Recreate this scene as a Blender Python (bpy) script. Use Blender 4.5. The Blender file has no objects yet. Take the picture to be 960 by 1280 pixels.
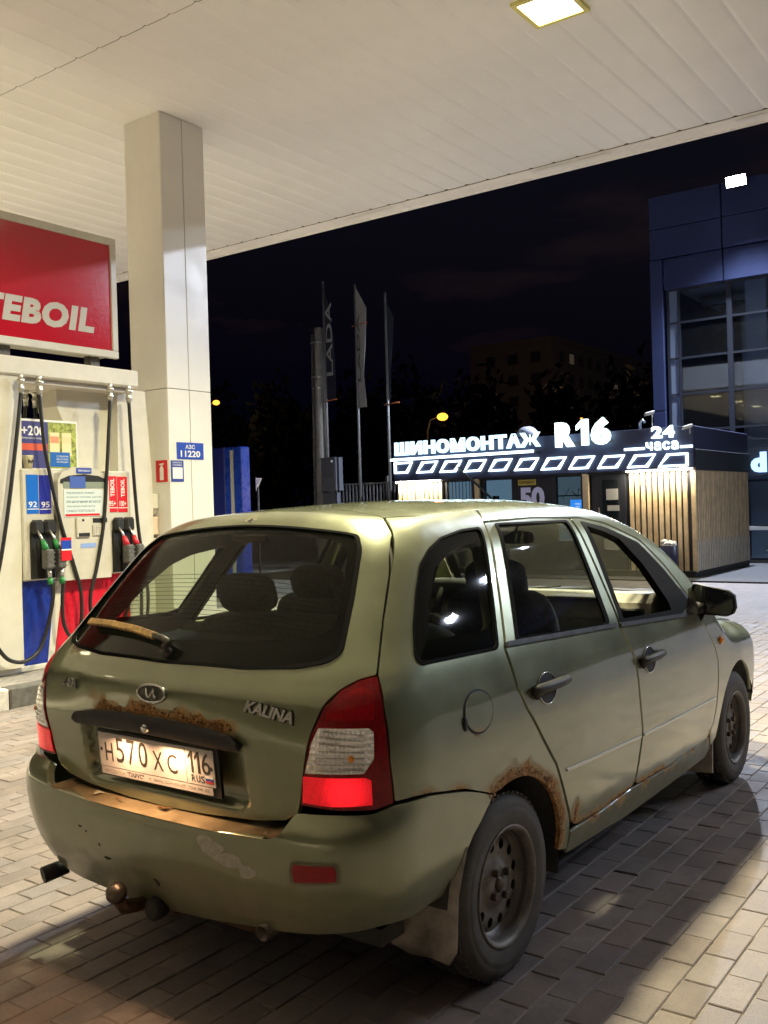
import bpy, bmesh, math, random
import numpy as np
from mathutils import Vector, Matrix
from mathutils.geometry import delaunay_2d_cdt
random.seed(7); RNG = np.random.default_rng(7)
PI = math.pi; R = math.radians
SC = bpy.context.scene; COL = SC.collection

# ---------------------------------------------------------------- camera, sky, exposure
cam_d = bpy.data.cameras.new('camera'); cam = bpy.data.objects.new('camera', cam_d); COL.objects.link(cam)
cam_d.sensor_fit = 'VERTICAL'; cam_d.sensor_height = 36.0; cam_d.lens = 36.0 * 1204.8 / 1280
cam_d.clip_start = 0.05; cam_d.clip_end = 2000
_yaw, _pit, _rol = R(35.869), R(-0.2752), R(1.6615)
_f = np.array([math.cos(_yaw) * math.cos(_pit), math.sin(_yaw) * math.cos(_pit), math.sin(_pit)])
_r = np.array([math.sin(_yaw), -math.cos(_yaw), 0.0]); _d = np.cross(_f, _r)
_r2 = math.cos(_rol) * _r + math.sin(_rol) * _d; _d2 = -math.sin(_rol) * _r + math.cos(_rol) * _d
cam.matrix_world = Matrix(((_r2[0], -_d2[0], -_f[0], -2.6544), (_r2[1], -_d2[1], -_f[1], -2.273),
                           (_r2[2], -_d2[2], -_f[2], 1.4814), (0, 0, 0, 1)))
SC.camera = cam
SC.view_settings.view_transform = 'Standard'; SC.view_settings.look = 'None'
SC.view_settings.exposure = 0.5; SC.view_settings.gamma = 1.0
SC.render.engine = 'CYCLES'
SC.cycles.use_denoising = True
SC.cycles.max_bounces = 10; SC.cycles.diffuse_bounces = 5; SC.cycles.glossy_bounces = 4
SC.cycles.transparent_max_bounces = 24; SC.cycles.sample_clamp_indirect = 6.0
SC.cycles.caustics_reflective = False; SC.cycles.caustics_refractive = False

W = bpy.data.worlds.new('World'); SC.world = W; W.use_nodes = True
nt = W.node_tree; bg = nt.nodes['Background']
sky = nt.nodes.new('ShaderNodeTexSky'); sky.sky_type = 'NISHITA'; sky.sun_disc = False
sky.sun_elevation = R(-4.0); sky.sun_rotation = R(200)
tc = nt.nodes.new('ShaderNodeTexCoord'); mp = nt.nodes.new('ShaderNodeMapping'); mp.inputs['Scale'].default_value = (2.2, 2.2, 9.0)
nz = nt.nodes.new('ShaderNodeTexNoise'); nz.inputs['Scale'].default_value = 1.7; nz.inputs['Detail'].default_value = 5
rp = nt.nodes.new('ShaderNodeValToRGB'); rp.color_ramp.elements[0].position = .56; rp.color_ramp.elements[0].color = (0, 0, 0, 1)
rp.color_ramp.elements[1].position = .8; rp.color_ramp.elements[1].color = (.05, .026, .014, 1)
mx = nt.nodes.new('ShaderNodeMix'); mx.data_type = 'RGBA'; mx.blend_type = 'ADD'; mx.inputs[0].default_value = 1.0
nt.links.new(tc.outputs['Generated'], mp.inputs[0]); nt.links.new(mp.outputs[0], nz.inputs['Vector'])
nt.links.new(nz.outputs[0], rp.inputs[0]); ng = nt.nodes.new('ShaderNodeMix'); ng.data_type = 'RGBA'; ng.blend_type = 'ADD'; ng.inputs[0].default_value = 1.0; ng.inputs[7].default_value = (.004, .0045, .020, 1)
nt.links.new(sky.outputs[0], ng.inputs[6]); nt.links.new(ng.outputs[2], mx.inputs[6]); nt.links.new(rp.outputs[0], mx.inputs[7])
nt.links.new(mx.outputs[2], bg.inputs['Color']); bg.inputs['Strength'].default_value = 0.12

# ---------------------------------------------------------------- materials
MATS = {}
def mat(name, col, rough=.5, metal=0.0, noise=0.0, nscale=8.0, bump=0.0, bscale=60.0, spec=.5, emit=None, estr=0.0, coat=0.0, trans=0.0, rvar=0.0):
    if name in MATS: return MATS[name]
    m = bpy.data.materials.new(name); m.use_nodes = True; MATS[name] = m
    n = m.node_tree; b = n.nodes['Principled BSDF']
    b.inputs['Base Color'].default_value = (*col, 1); b.inputs['Roughness'].default_value = rough
    b.inputs['Metallic'].default_value = metal; b.inputs['Specular IOR Level'].default_value = spec
    if coat: b.inputs['Coat Weight'].default_value = coat; b.inputs['Coat Roughness'].default_value = .08
    if trans: b.inputs['Transmission Weight'].default_value = trans
    if emit: b.inputs['Emission Color'].default_value = (*emit, 1); b.inputs['Emission Strength'].default_value = estr
    if noise or bump or rvar:
        t = n.nodes.new('ShaderNodeTexCoord'); z = n.nodes.new('ShaderNodeTexNoise'); z.inputs['Scale'].default_value = nscale
        z.inputs['Detail'].default_value = 6; z.inputs['Roughness'].default_value = .65
        n.links.new(t.outputs['Object'], z.inputs['Vector'])
        if noise:
            c = n.nodes.new('ShaderNodeValToRGB'); c.color_ramp.elements[0].position = .3; c.color_ramp.elements[1].position = .7
            c.color_ramp.elements[0].color = (*[max(0, v * (1 - noise)) for v in col], 1)
            c.color_ramp.elements[1].color = (*[min(1, v * (1 + noise)) for v in col], 1)
            n.links.new(z.outputs[0], c.inputs[0]); n.links.new(c.outputs[0], b.inputs['Base Color'])
        if rvar:
            q = n.nodes.new('ShaderNodeMapRange'); q.inputs['To Min'].default_value = max(0.02, rough - rvar); q.inputs['To Max'].default_value = min(1, rough + rvar)
            q.inputs['From Min'].default_value = .3; q.inputs['From Max'].default_value = .7
            n.links.new(z.outputs[0], q.inputs['Value']); n.links.new(q.outputs[0], b.inputs['Roughness'])
        if bump:
            z2 = n.nodes.new('ShaderNodeTexNoise'); z2.inputs['Scale'].default_value = bscale; z2.inputs['Detail'].default_value = 4
            n.links.new(t.outputs['Object'], z2.inputs['Vector'])
            u = n.nodes.new('ShaderNodeBump'); u.inputs['Strength'].default_value = bump; u.inputs['Distance'].default_value = .004
            n.links.new(z2.outputs[0], u.inputs['Height']); n.links.new(u.outputs[0], b.inputs['Normal'])
    return m
def glow(name, col, s):
    if name in MATS: return MATS[name]
    m = bpy.data.materials.new(name); m.use_nodes = True; MATS[name] = m; n = m.node_tree
    e = n.nodes.new('ShaderNodeEmission'); e.inputs[0].default_value = (*col, 1); e.inputs[1].default_value = s
    n.links.new(e.outputs[0], n.nodes['Material Output'].inputs[0]); return m
def glassmat(name, tint, refl=1.0, dust=0.04, rough=.02):
    """thin automotive glazing: tinted see-through sheet + fresnel gloss + a little dust"""
    if name in MATS: return MATS[name]
    m = bpy.data.materials.new(name); m.use_nodes = True; MATS[name] = m; n = m.node_tree
    for q in list(n.nodes):
        if q.type == 'BSDF_PRINCIPLED': n.nodes.remove(q)
    t = n.nodes.new('ShaderNodeBsdfTransparent'); t.inputs[0].default_value = (*tint, 1)
    g = n.nodes.new('ShaderNodeBsdfGlossy'); g.inputs['Roughness'].default_value = rough; g.inputs[0].default_value = (1, 1, 1, 1)
    d = n.nodes.new('ShaderNodeBsdfDiffuse'); d.inputs[0].default_value = (.45, .43, .38, 1)
    f = n.nodes.new('ShaderNodeFresnel'); ior = 1.0 + .5 * refl; ge = n.nodes.new('ShaderNodeNewGeometry'); mr_ = n.nodes.new('ShaderNodeMapRange')
    mr_.inputs['To Min'].default_value = ior; mr_.inputs['To Max'].default_value = 1 / ior; n.links.new(ge.outputs['Backfacing'], mr_.inputs['Value']); n.links.new(mr_.outputs[0], f.inputs[0])
    x1 = n.nodes.new('ShaderNodeMixShader'); x2 = n.nodes.new('ShaderNodeMixShader')
    co = n.nodes.new('ShaderNodeTexCoord'); z = n.nodes.new('ShaderNodeTexNoise'); z.inputs['Scale'].default_value = 11; z.inputs['Detail'].default_value = 9
    r = n.nodes.new('ShaderNodeMapRange'); r.inputs['From Min'].default_value = .35; r.inputs['From Max'].default_value = .75
    r.inputs['To Min'].default_value = dust * .5; r.inputs['To Max'].default_value = dust * 1.5
    n.links.new(co.outputs['Object'], z.inputs['Vector']); n.links.new(z.outputs[0], r.inputs['Value'])
    n.links.new(r.outputs[0], x1.inputs[0]); n.links.new(t.outputs[0], x1.inputs[1]); n.links.new(d.outputs[0], x1.inputs[2])
    n.links.new(f.outputs[0], x2.inputs[0]); n.links.new(x1.outputs[0], x2.inputs[1]); n.links.new(g.outputs[0], x2.inputs[2])
    n.links.new(x2.outputs[0], n.nodes['Material Output'].inputs[0]); return m

def paintmat(name, col, dirtcol=(.10, .088, .06)):
    """metallic car paint with vertex masks 'rust' and 'dirt' broken up by noise"""
    m = bpy.data.materials.new(name); m.use_nodes = True; MATS[name] = m; n = m.node_tree; b = n.nodes['Principled BSDF']
    L = n.links.new; co = n.nodes.new('ShaderNodeTexCoord')
    def noise(s, det=6, ro=.6):
        z = n.nodes.new('ShaderNodeTexNoise'); z.inputs['Scale'].default_value = s; z.inputs['Detail'].default_value = det; z.inputs['Roughness'].default_value = ro
        L(co.outputs['Object'], z.inputs['Vector']); return z.outputs[0]
    def math_(op, a, c, clamp=False):
        q = n.nodes.new('ShaderNodeMath'); q.operation = op; q.use_clamp = clamp
        for i, v in enumerate((a, c)):
            if isinstance(v, (int, float)): q.inputs[i].default_value = v
            else: L(v, q.inputs[i])
        return q.outputs[0]
    def rng(v, a, c, d=0., e=1.):
        q = n.nodes.new('ShaderNodeMapRange'); q.inputs['From Min'].default_value = a; q.inputs['From Max'].default_value = c
        q.inputs['To Min'].default_value = d; q.inputs['To Max'].default_value = e; L(v, q.inputs['Value']); return q.outputs[0]
    def mixc(f, a, c):
        q = n.nodes.new('ShaderNodeMix'); q.data_type = 'RGBA'
        if isinstance(f, float): q.inputs[0].default_value = f
        else: L(f, q.inputs[0])
        for i, v in ((6, a), (7, c)):
            if isinstance(v, tuple): q.inputs[i].default_value = (*v, 1)
            else: L(v, q.inputs[i])
        return q.outputs[2]
    ar = n.nodes.new('ShaderNodeAttribute'); ar.attribute_name = 'rust'; ad = n.nodes.new('ShaderNodeAttribute'); ad.attribute_name = 'dirt'
    nA = noise(38, 8, .7); nB = noise(17, 4, .6); n1 = math_('ADD', math_('MULTIPLY', nA, .5), math_('MULTIPLY', math_('SUBTRACT', nB, .25), 1.0)); n2 = noise(5, 5, .6); n3 = noise(160, 3, .6); n4 = noise(14, 6, .7)
    base = mixc(rng(n2, .35, .7), tuple(v * .9 for v in col), tuple(v * 1.08 for v in col))
    chip = rng(noise(55, 2, .5), .77, .80)
    base = mixc(math_('MULTIPLY', chip, rng(n4, .5, .65)), base, (.16, .12, .075))
    dirt = rng(math_('ADD', ad.outputs['Fac'], math_('MULTIPLY', math_('SUBTRACT', n4, .5), .9)), .25, 1.05, 0, .8)
    dirt = math_('MULTIPLY', dirt, rng(ad.outputs['Fac'], .0, .12), True)
    c1 = mixc(dirt, base, dirtcol)
    halo = rng(math_('ADD', ar.outputs['Fac'], math_('MULTIPLY', math_('SUBTRACT', n1, .5), .9)), .16, .42)
    halo = math_('MULTIPLY', halo, rng(ar.outputs['Fac'], .02, .12), True)
    core = rng(math_('ADD', ar.outputs['Fac'], math_('MULTIPLY', math_('SUBTRACT', n1, .5), 1.5)), .48, .62)
    core = math_('MULTIPLY', core, rng(ar.outputs['Fac'], .1, .3), True)
    rustc = mixc(rng(math_('ADD', math_('MULTIPLY', n3, .5), math_('MULTIPLY', nA, .5)), .40, .60), (.075, .03, .010), (.52, .27, .085))
    c2 = mixc(math_('MULTIPLY', halo, .8), c1, (.42, .28, .12)); c3 = mixc(core, c2, rustc)
    L(c3, b.inputs['Base Color'])
    mt = math_('MULTIPLY', math_('SUBTRACT', 1.0, halo, True), math_('SUBTRACT', 1.0, dirt, True), True)
    L(math_('MULTIPLY', mt, .52), b.inputs['Metallic'])
    rr = math_('ADD', rng(n2, .3, .7, .31, .41), math_('MULTIPLY', math_('SUBTRACT', 1.0, mt), .5), True)
    L(rr, b.inputs['Roughness'])
    L(math_('MULTIPLY', mt, 1.0), b.inputs['Coat Weight']); b.inputs['Coat Roughness'].default_value = .045
    bu = n.nodes.new('ShaderNodeBump'); bu.inputs['Distance'].default_value = .003; bu.inputs['Strength'].default_value = .9
    L(math_('MULTIPLY', core, n1), bu.inputs['Height'])
    b2 = n.nodes.new('ShaderNodeBump'); b2.inputs['Distance'].default_value = .006; b2.inputs['Strength'].default_value = .35; L(noise(6.5, 2, .4), b2.inputs['Height']); L(bu.outputs[0], b2.inputs['Normal'])
    L(b2.outputs[0], b.inputs['Normal']); L(b2.outputs[0], b.inputs['Coat Normal'])
    return m

# ---------------------------------------------------------------- builders
BASE = {}
def link(o, parent=None):
    COL.objects.link(o)
    if parent is not None: o.parent = parent
    return o
def rootof(o):
    while o.parent is not None: o = o.parent
    return o
def tag(o, label=None, cat=None, group=None, kind=None):
    if label: o['label'] = label
    if cat: o['category'] = cat
    if group: o['group'] = group
    if kind: o['kind'] = kind
    return o
def thing(name, label, cat, loc=(0, 0, 0), group=None):
    o = bpy.data.objects.new(name, None); o.empty_display_size = .2; o.location = loc; link(o)
    BASE[o.name] = np.array(loc, float); return tag(o, label, cat, group)
class MB:
    def __init__(s): s.v = []; s.f = []; s.m = []; s.cur = 0; s.sm = []; s.smooth = False
    def mi(s, i): s.cur = i; return s
    def add(s, vs, fs, smooth=None):
        o = len(s.v); s.v.extend([tuple(map(float, q)) for q in vs]); sm = s.smooth if smooth is None else smooth
        for f in fs: s.f.append(tuple(i + o for i in f)); s.m.append(s.cur); s.sm.append(sm)
        return s
    def box(s, a, b, bev=0.0):
        x0, y0, z0 = [min(a[i], b[i]) for i in range(3)]; x1, y1, z1 = [max(a[i], b[i]) for i in range(3)]
        return s.obox(((x0 + x1) / 2, (y0 + y1) / 2, (z0 + z1) / 2), (1, 0, 0), (0, 1, 0), (0, 0, 1), (x1 - x0) / 2, (y1 - y0) / 2, (z1 - z0) / 2, bev)
    def obox(s, c, U, V, N, a, b, h, bev=0.0):
        c, U, V, N = (np.array(q, float) for q in (c, U, V, N))
        if bev <= 0 or bev >= min(a, b, h):
            vs = [c + U * a * i + V * b * j + N * h * k for k in (-1, 1) for j in (-1, 1) for i in (-1, 1)]
            return s.add(vs, [(0, 2, 3, 1), (4, 5, 7, 6), (0, 1, 5, 4), (2, 6, 7, 3), (0, 4, 6, 2), (1, 3, 7, 5)])
        vs = []; idx = {}
        for k in (-1, 1):
            for j in (-1, 1):
                for i in (-1, 1):
                    idx[(i, j, k)] = len(vs)
                    vs += [c + U * a * i + V * (b - bev) * j + N * (h - bev) * k, c + U * (a - bev) * i + V * b * j + N * (h - bev) * k, c + U * (a - bev) * i + V * (b - bev) * j + N * h * k]
        g = lambda i, j, k, n: idx[(i, j, k)] + n
        fs = []
        for q in (-1, 1):
            fs.append([g(q, -1, -1, 0), g(q, 1, -1, 0), g(q, 1, 1, 0), g(q, -1, 1, 0)][::q])
            fs.append([g(1, q, -1, 1), g(-1, q, -1, 1), g(-1, q, 1, 1), g(1, q, 1, 1)][::q])
            fs.append([g(-1, -1, q, 2), g(1, -1, q, 2), g(1, 1, q, 2), g(-1, 1, q, 2)][::q])
        for p in (-1, 1):
            for q in (-1, 1):
                fs.append([g(p, q, -1, 0), g(p, q, -1, 1), g(p, q, 1, 1), g(p, q, 1, 0)][::-p * q])
                fs.append([g(p, -1, q, 0), g(p, -1, q, 2), g(p, 1, q, 2), g(p, 1, q, 0)][::p * q])
                fs.append([g(-1, p, q, 1), g(-1, p, q, 2), g(1, p, q, 2), g(1, p, q, 1)][::-p * q])
        for i in (-1, 1):
            for j in (-1, 1):
                for k in (-1, 1): fs.append([g(i, j, k, 0), g(i, j, k, 1), g(i, j, k, 2)][::i * j * k])
        return s.add(vs, fs)
    def tube(s, pts, r, n=8, cap=True, smooth=True):
        pts = [np.array(p, float) for p in pts]; rs = r if hasattr(r, '__len__') else [r] * len(pts)
        vs = []; prev = None
        for i, p in enumerate(pts):
            t = pts[min(i + 1, len(pts) - 1)] - pts[max(i - 1, 0)]; t /= (np.linalg.norm(t) + 1e-12)
            if prev is None:
                a = np.array([0, 0, 1.]) if abs(t[2]) < .9 else np.array([1., 0, 0])
                u = np.cross(t, a)
            else: u = prev - t * prev.dot(t)
            u /= np.linalg.norm(u); w = np.cross(t, u); prev = u
            for k in range(n):
                q = 2 * PI * k / n; vs.append(p + rs[i] * (u * math.cos(q) + w * math.sin(q)))
        fs = [(i * n + k, i * n + (k + 1) % n, (i + 1) * n + (k + 1) % n, (i + 1) * n + k) for i in range(len(pts) - 1) for k in range(n)]
        s.add(vs, fs, smooth)
        if cap:
            o = len(s.v) - len(vs)
            s.f.append(tuple(o + k for k in range(n))[::-1]); s.m.append(s.cur); s.sm.append(False)
            s.f.append(tuple(o + (len(pts) - 1) * n + k for k in range(n))); s.m.append(s.cur); s.sm.append(False)
        return s
    def lathe(s, prof, o=(0, 0, 0), ax=(0, 0, 1), n=24, smooth=True, closed=False):
        """prof = [(radius, height along axis)]"""
        ax = np.array(ax, float); ax /= np.linalg.norm(ax); a = np.array([0, 0, 1.]) if abs(ax[2]) < .9 else np.array([1., 0, 0])
        u = np.cross(a, ax); u /= np.linalg.norm(u); w = np.cross(ax, u); o = np.array(o, float)
        vs = [o + ax * h + r * (u * math.cos(2 * PI * k / n) + w * math.sin(2 * PI * k / n)) for r, h in prof for k in range(n)]
        m = len(prof); fs = [(i * n + k, i * n + (k + 1) % n, ((i + 1) % m) * n + (k + 1) % n, ((i + 1) % m) * n + k) for i in range(m if closed else m - 1) for k in range(n)]
        return s.add(vs, fs, smooth)
    def ball(s, c, r, n=12, m=8, sc=(1, 1, 1)):
        prof = [(max(1e-4, math.sin(PI * i / m)), -math.cos(PI * i / m)) for i in range(m + 1)]
        q = MB(); q.lathe(prof, n=n); c = np.array(c, float)
        return s.add([c + r * np.array(v) * np.array(sc) for v in q.v], q.f, True)
    def prism(s, poly, O, U, V, N, d):
        """extrude a 2D polygon lying in O+uU+vV by d along N"""
        O, U, V, N = (np.array(q, float) for q in (O, U, V, N)); n = len(poly)
        a = sum(poly[i][0] * poly[(i + 1) % n][1] - poly[(i + 1) % n][0] * poly[i][1] for i in range(n))
        if (a < 0) != (np.dot(np.cross(U, V), N) * d < 0): poly = poly[::-1]
        vs = [O + U * p[0] + V * p[1] for p in poly] + [O + U * p[0] + V * p[1] + N * d for p in poly]
        return s.add(vs, [tuple(range(n))[::-1], tuple(range(n, 2 * n))] + [(i, (i + 1) % n, n + (i + 1) % n, n + i) for i in range(n)], False)
    def quad(s, a, b, c, d): return s.add([a, b, c, d], [(0, 1, 2, 3)])
    def build(s, name, mats, parent=None, mod=None):
        mats = mats if isinstance(mats, (list, tuple)) else [mats]
        me = bpy.data.meshes.new(name); off = BASE[rootof(parent).name] if parent is not None and rootof(parent).name in BASE else np.zeros(3)
        V = np.array(s.v, float) - off
        me.from_pydata(V.tolist(), [], s.f)
        for m in mats: me.materials.append(m)
        me.polygons.foreach_set('material_index', s.m); me.polygons.foreach_set('use_smooth', s.sm); me.update()
        o = bpy.data.objects.new(name, me); link(o, parent)
        if parent is None: BASE[o.name] = np.zeros(3)
        return o
def one(name, m, parent=None):
    """decorator-less shortcut: returns an MB whose .done() builds it"""
    b = MB(); b.done = lambda: b.build(name, m, parent); return b
def bxs(name, m, parent, *boxes, bev=0.0):
    b = MB()
    for a, c in boxes: b.box(a, c, bev)
    return b.build(name, m, parent)
_FONT = {}
def textmesh(body, bold=.0, shear=0.0, space=1.0, res=3):
    key = (body, bold, shear, space, res)
    if key in _FONT: return _FONT[key]
    cu = bpy.data.curves.new('lettering', 'FONT'); cu.body = body; cu.offset = bold; cu.shear = shear; cu.space_character = space; cu.resolution_u = res; cu.align_x = 'LEFT'
    ob = bpy.data.objects.new('lettering', cu); COL.objects.link(ob)
    bpy.context.view_layer.update()
    me = bpy.data.meshes.new_from_object(ob.evaluated_get(bpy.context.evaluated_depsgraph_get()))
    V = np.array([v.co[:] for v in me.vertices], float); F = [tuple(p.vertices) for p in me.polygons]
    bpy.data.objects.remove(ob); bpy.data.curves.remove(cu); bpy.data.meshes.remove(me)
    lo, hi = V.min(0), V.max(0); asp = (hi[0] - lo[0]) / (hi[1] - lo[1])
    V = (V[:, :2] - lo[:2]) / np.array([hi[0] - lo[0], hi[1] - lo[1]])
    _FONT[key] = (V, F, asp); return _FONT[key]
def put_text(b, body, O, U, V, N, w, h, d=.0015, **k):
    """lettering filling the box O, O+wU, O+hV, raised by d along N (front face + side walls)"""
    O, U, V, N = (np.array(q, float) for q in (O, U, V, N)); T, F, asp = textmesh(body, **k)
    if w is None: w = h * asp
    if h is None: h = w / asp
    P = [O + U * w * t[0] + V * h * t[1] for t in T]; n = len(P)
    from collections import Counter
    cnt = {}
    for f in F:
        for i in range(len(f)): cnt[(f[i], f[(i + 1) % len(f)])] = 1
    edges = [e for e in cnt if (e[1], e[0]) not in cnt]
    flip = np.dot(np.cross(U, V), N) < 0
    fs = [tuple(i + n for i in f) for f in F] + [(a, c, c + n, a + n) for a, c in edges]
    if flip: fs = [f[::-1] for f in fs]
    b.add(P + [p + N * d for p in P], fs, False); return w
def split_letters(body, O, U, V, N, w, h, d, **k):
    """the same lettering as separate connected letters, left to right"""
    q = MB(); put_text(q, body, O, U, V, N, w, h, d, **k)
    par = list(range(len(q.v)))
    def fd(i):
        while par[i] != i: par[i] = par[par[i]]; i = par[i]
        return i
    for f in q.f:
        for i in f[1:]: par[fd(i)] = fd(f[0])
    comp = {}
    for f in q.f: comp.setdefault(fd(f[0]), []).append(f)
    out = []
    for c in comp.values():
        used = sorted({i for f in c for i in f}); mp_ = {i: j for j, i in enumerate(used)}
        b = MB(); b.add([q.v[i] for i in used], [tuple(mp_[i] for i in f) for f in c]); out.append(b)
    out.sort(key=lambda b: np.dot(np.mean(np.array(b.v), 0), np.array(U))); return out
def glyph1(b, O, U, V, N, w, h, st, d):
    b.prism([(w - st, 0), (w, 0), (w, h), (w - st * .9, h), (0, h * .76), (0, h * .60), (w - st, h * .78)], O, U, V, N, d); return b
X, Y, Z = (1, 0, 0), (0, 1, 0), (0, 0, 1); NX, NY, NZ_ = (-1, 0, 0), (0, -1, 0), (0, 0, -1)
def dup(o, parent=None, name=None):
    c = o.copy(); COL.objects.link(c); c.parent = parent
    if o.name in BASE: BASE[c.name] = BASE[o.name]
    for ch in o.children: dup(ch, c)
    return c
# ================================================================ car body: one smooth surface F = 0, panels cut out of it
def itp(x, T):
    xs, ys, m = T; h = xs[1:] - xs[:-1]
    x = np.clip(x, xs[0], xs[-1]); i = np.clip(np.searchsorted(xs, x, side='right') - 1, 0, len(h) - 1)
    t = (x - xs[i]) / h[i]; t2 = t * t; t3 = t2 * t
    return (2 * t3 - 3 * t2 + 1) * ys[i] + (t3 - 2 * t2 + t) * h[i] * m[i] + (3 * t2 - 2 * t3) * ys[i + 1] + (t3 - t2) * h[i] * m[i + 1]
def tab(xs, ys):
    xs = np.array(xs, float); ys = np.array(ys, float); d = np.diff(ys) / np.diff(xs); m = np.zeros_like(ys); m[0] = d[0]; m[-1] = d[-1]
    for i in range(1, len(xs) - 1): m[i] = 0 if d[i - 1] * d[i] <= 0 else 2 * d[i - 1] * d[i] / (d[i - 1] + d[i])
    return xs, ys, m
WZ = tab([.16, .24, .34, .46, .60, .75, .88, .96, 1.02, 1.10, 1.20, 1.30, 1.40, 1.46, 1.52], [.765, .785, .812, .828, .836, .836, .826, .808, .790, .755, .708, .659, .606, .568, .51])
TX = tab([-.8, -.5, -.2, .2, .6, 1.4, 1.9, 2.47, 2.9, 3.3], [.955, .968, .98, .992, 1, 1, .992, .977, .935, .87])
RZG = tab([.16, .55, .66, .75, .86, .95, 1.01, 1.06, 1.43, 1.47, 1.52], [-.70, -.705, -.715, -.728, -.745, -.740, -.708, -.668, -.335, -.30, -.20])
RZB = tab([.16, .22, .30, .40, .50, .57, .605, .64, .68, .75], [-.58, -.64, -.700, -.748, -.770, -.777, -.776, -.764, -.738, -.728])
AZ = tab([.2, .58, .7, 1.0, 1.1, 1.45], [.06, .06, .07, .16, .2, .24])
ROOF = tab([-.9, -.36, 0, .5, 1.0, 1.3, 1.55, 1.75, 2.36, 2.6, 3.0, 3.22, 3.3], [1.448, 1.470, 1.492, 1.508, 1.508, 1.488, 1.438, 1.37, .955, .925, .86, .78, .70])
CR = tab([-.5, 1.4, 1.8, 2.4, 3.2], [.16, .16, .16, .22, .22])
KZ = tab([.2, .6, .8, 1.0, 1.2, 1.45], [.26, .24, .24, .24, .2, .16])
def smax(a, b, k):
    h = np.maximum(k - np.abs(a - b), 0) / k
    return np.maximum(a, b) + h * h * k * .25
def Fbody(P, bump=False):
    x, y, z = P[..., 0], P[..., 1], P[..., 2]; ay = np.abs(y)
    s = ay - itp(z, WZ) * itp(x, TX)
    if bump: s = s + .075 * np.clip((.50 - z) / .30, 0, 1) ** 1.4
    r = itp(z, RZB if bump else RZG) + itp(z, AZ) * y * y - x
    b = smax(s, r, itp(z, KZ)); b = smax(b, x - (3.25 - .18 * y * y - .10 * ((z - .5) / .4) ** 2), .3)
    return smax(b, (z - (itp(x, ROOF) - itp(x, CR) * y * y)) * .8, .09)
def cast(O, D, tmax, bump=False, n=26):
    """march from outside (O+D*tmax) inwards and bisect to the body surface"""
    ts = np.linspace(tmax, 0, n); lo = np.zeros(len(O)); hi = np.full(len(O), tmax); done = np.zeros(len(O), bool)
    for a, c in zip(ts[:-1], ts[1:]):
        f = Fbody(O + D * c, bump); new = (~done) & (f < 0); hi[new] = a; lo[new] = c; done |= new
    for _ in range(14):
        m = (lo + hi) / 2; f = Fbody(O + D * m[:, None], bump); ins = f < 0
        lo = np.where(ins, m, lo); hi = np.where(ins, hi, m)
    return O + D * lo[:, None]
def nrm(P, bump=False, e=4e-4):
    g = np.stack([Fbody(P + e * q, bump) - Fbody(P - e * q, bump) for q in np.eye(3)], -1)
    return g / (np.linalg.norm(g, axis=-1, keepdims=True) + 1e-12)

def resamp(p, h):
    p = np.array(p, float); q = np.roll(p, -1, 0); out = []
    for a, b in zip(p, q):
        n = max(1, int(math.ceil(np.linalg.norm(b - a) / h)))
        out += [a + (b - a) * i / n for i in range(n)]
    return np.array(out)
def chaikin(p, it=2):
    for _ in range(it):
        q = np.roll(p, -1, 0); p = np.stack([p * .75 + q * .25, p * .25 + q * .75], 1).reshape(-1, p.shape[1])
    return p
def area2(p): q = np.roll(p, -1, 0); return .5 * np.sum(p[:, 0] * q[:, 1] - q[:, 0] * p[:, 1])
def inset(p, g):
    if area2(p) < 0: p = p[::-1]
    t = np.roll(p, -1, 0) - np.roll(p, 1, 0); t /= np.linalg.norm(t, axis=1, keepdims=True) + 1e-12
    return p + g * np.stack([-t[:, 1], t[:, 0]], 1)
def inpoly(pt, poly):
    x, y = pt[:, 0][:, None], pt[:, 1][:, None]; a = poly; b = np.roll(poly, -1, 0)
    c = ((a[:, 1] > y) != (b[:, 1] > y)) & (x < (b[:, 0] - a[:, 0]) * (y - a[:, 1]) / (b[:, 1] - a[:, 1] + 1e-15) + a[:, 0])
    return c.sum(1) % 2 == 1
def triangulate(outer, holes, h):
    """outline + holes -> 2D points, triangles (grid-filled), boundary loops as index lists"""
    loops = [outer] + holes; pts = []; edges = []; lid = []
    for lp in loops:
        o = len(pts); n = len(lp); pts += lp.tolist(); edges += [(o + i, o + (i + 1) % n) for i in range(n)]; lid.append(list(range(o, o + n)))
    B = np.array(pts); lo, hi = outer.min(0), outer.max(0)
    gx, gy = np.meshgrid(np.arange(lo[0] + h * .5, hi[0], h), np.arange(lo[1] + h * .5, hi[1], h)); gx[1::2] += h * .5
    G = np.stack([gx.ravel(), gy.ravel()], 1)
    if len(G):
        k = inpoly(G, outer)
        for q in holes: k &= ~inpoly(G, q)
        G = G[k]
        if len(G): G = G[np.array([np.min(np.sum((B - g) ** 2, 1)) > (h * .55) ** 2 for g in G])]
    allp = np.vstack([B, G]) if len(G) else B
    vs, es, fs, ov, oe, of = delaunay_2d_cdt([Vector(q) for q in allp], edges, [], 0, 1e-6)
    V = np.array([v[:] for v in vs]); T = np.array([f for f in fs if len(f) == 3]); c = V[T].mean(1)
    k = inpoly(c, outer)
    for q in holes: k &= ~inpoly(c, q)
    T = T[k]; mp_ = {}
    for i, src in enumerate(ov):
        for s_ in src: mp_[s_] = i
    return V, T, [[mp_[i] for i in L_ if i in mp_] for L_ in lid]

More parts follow.
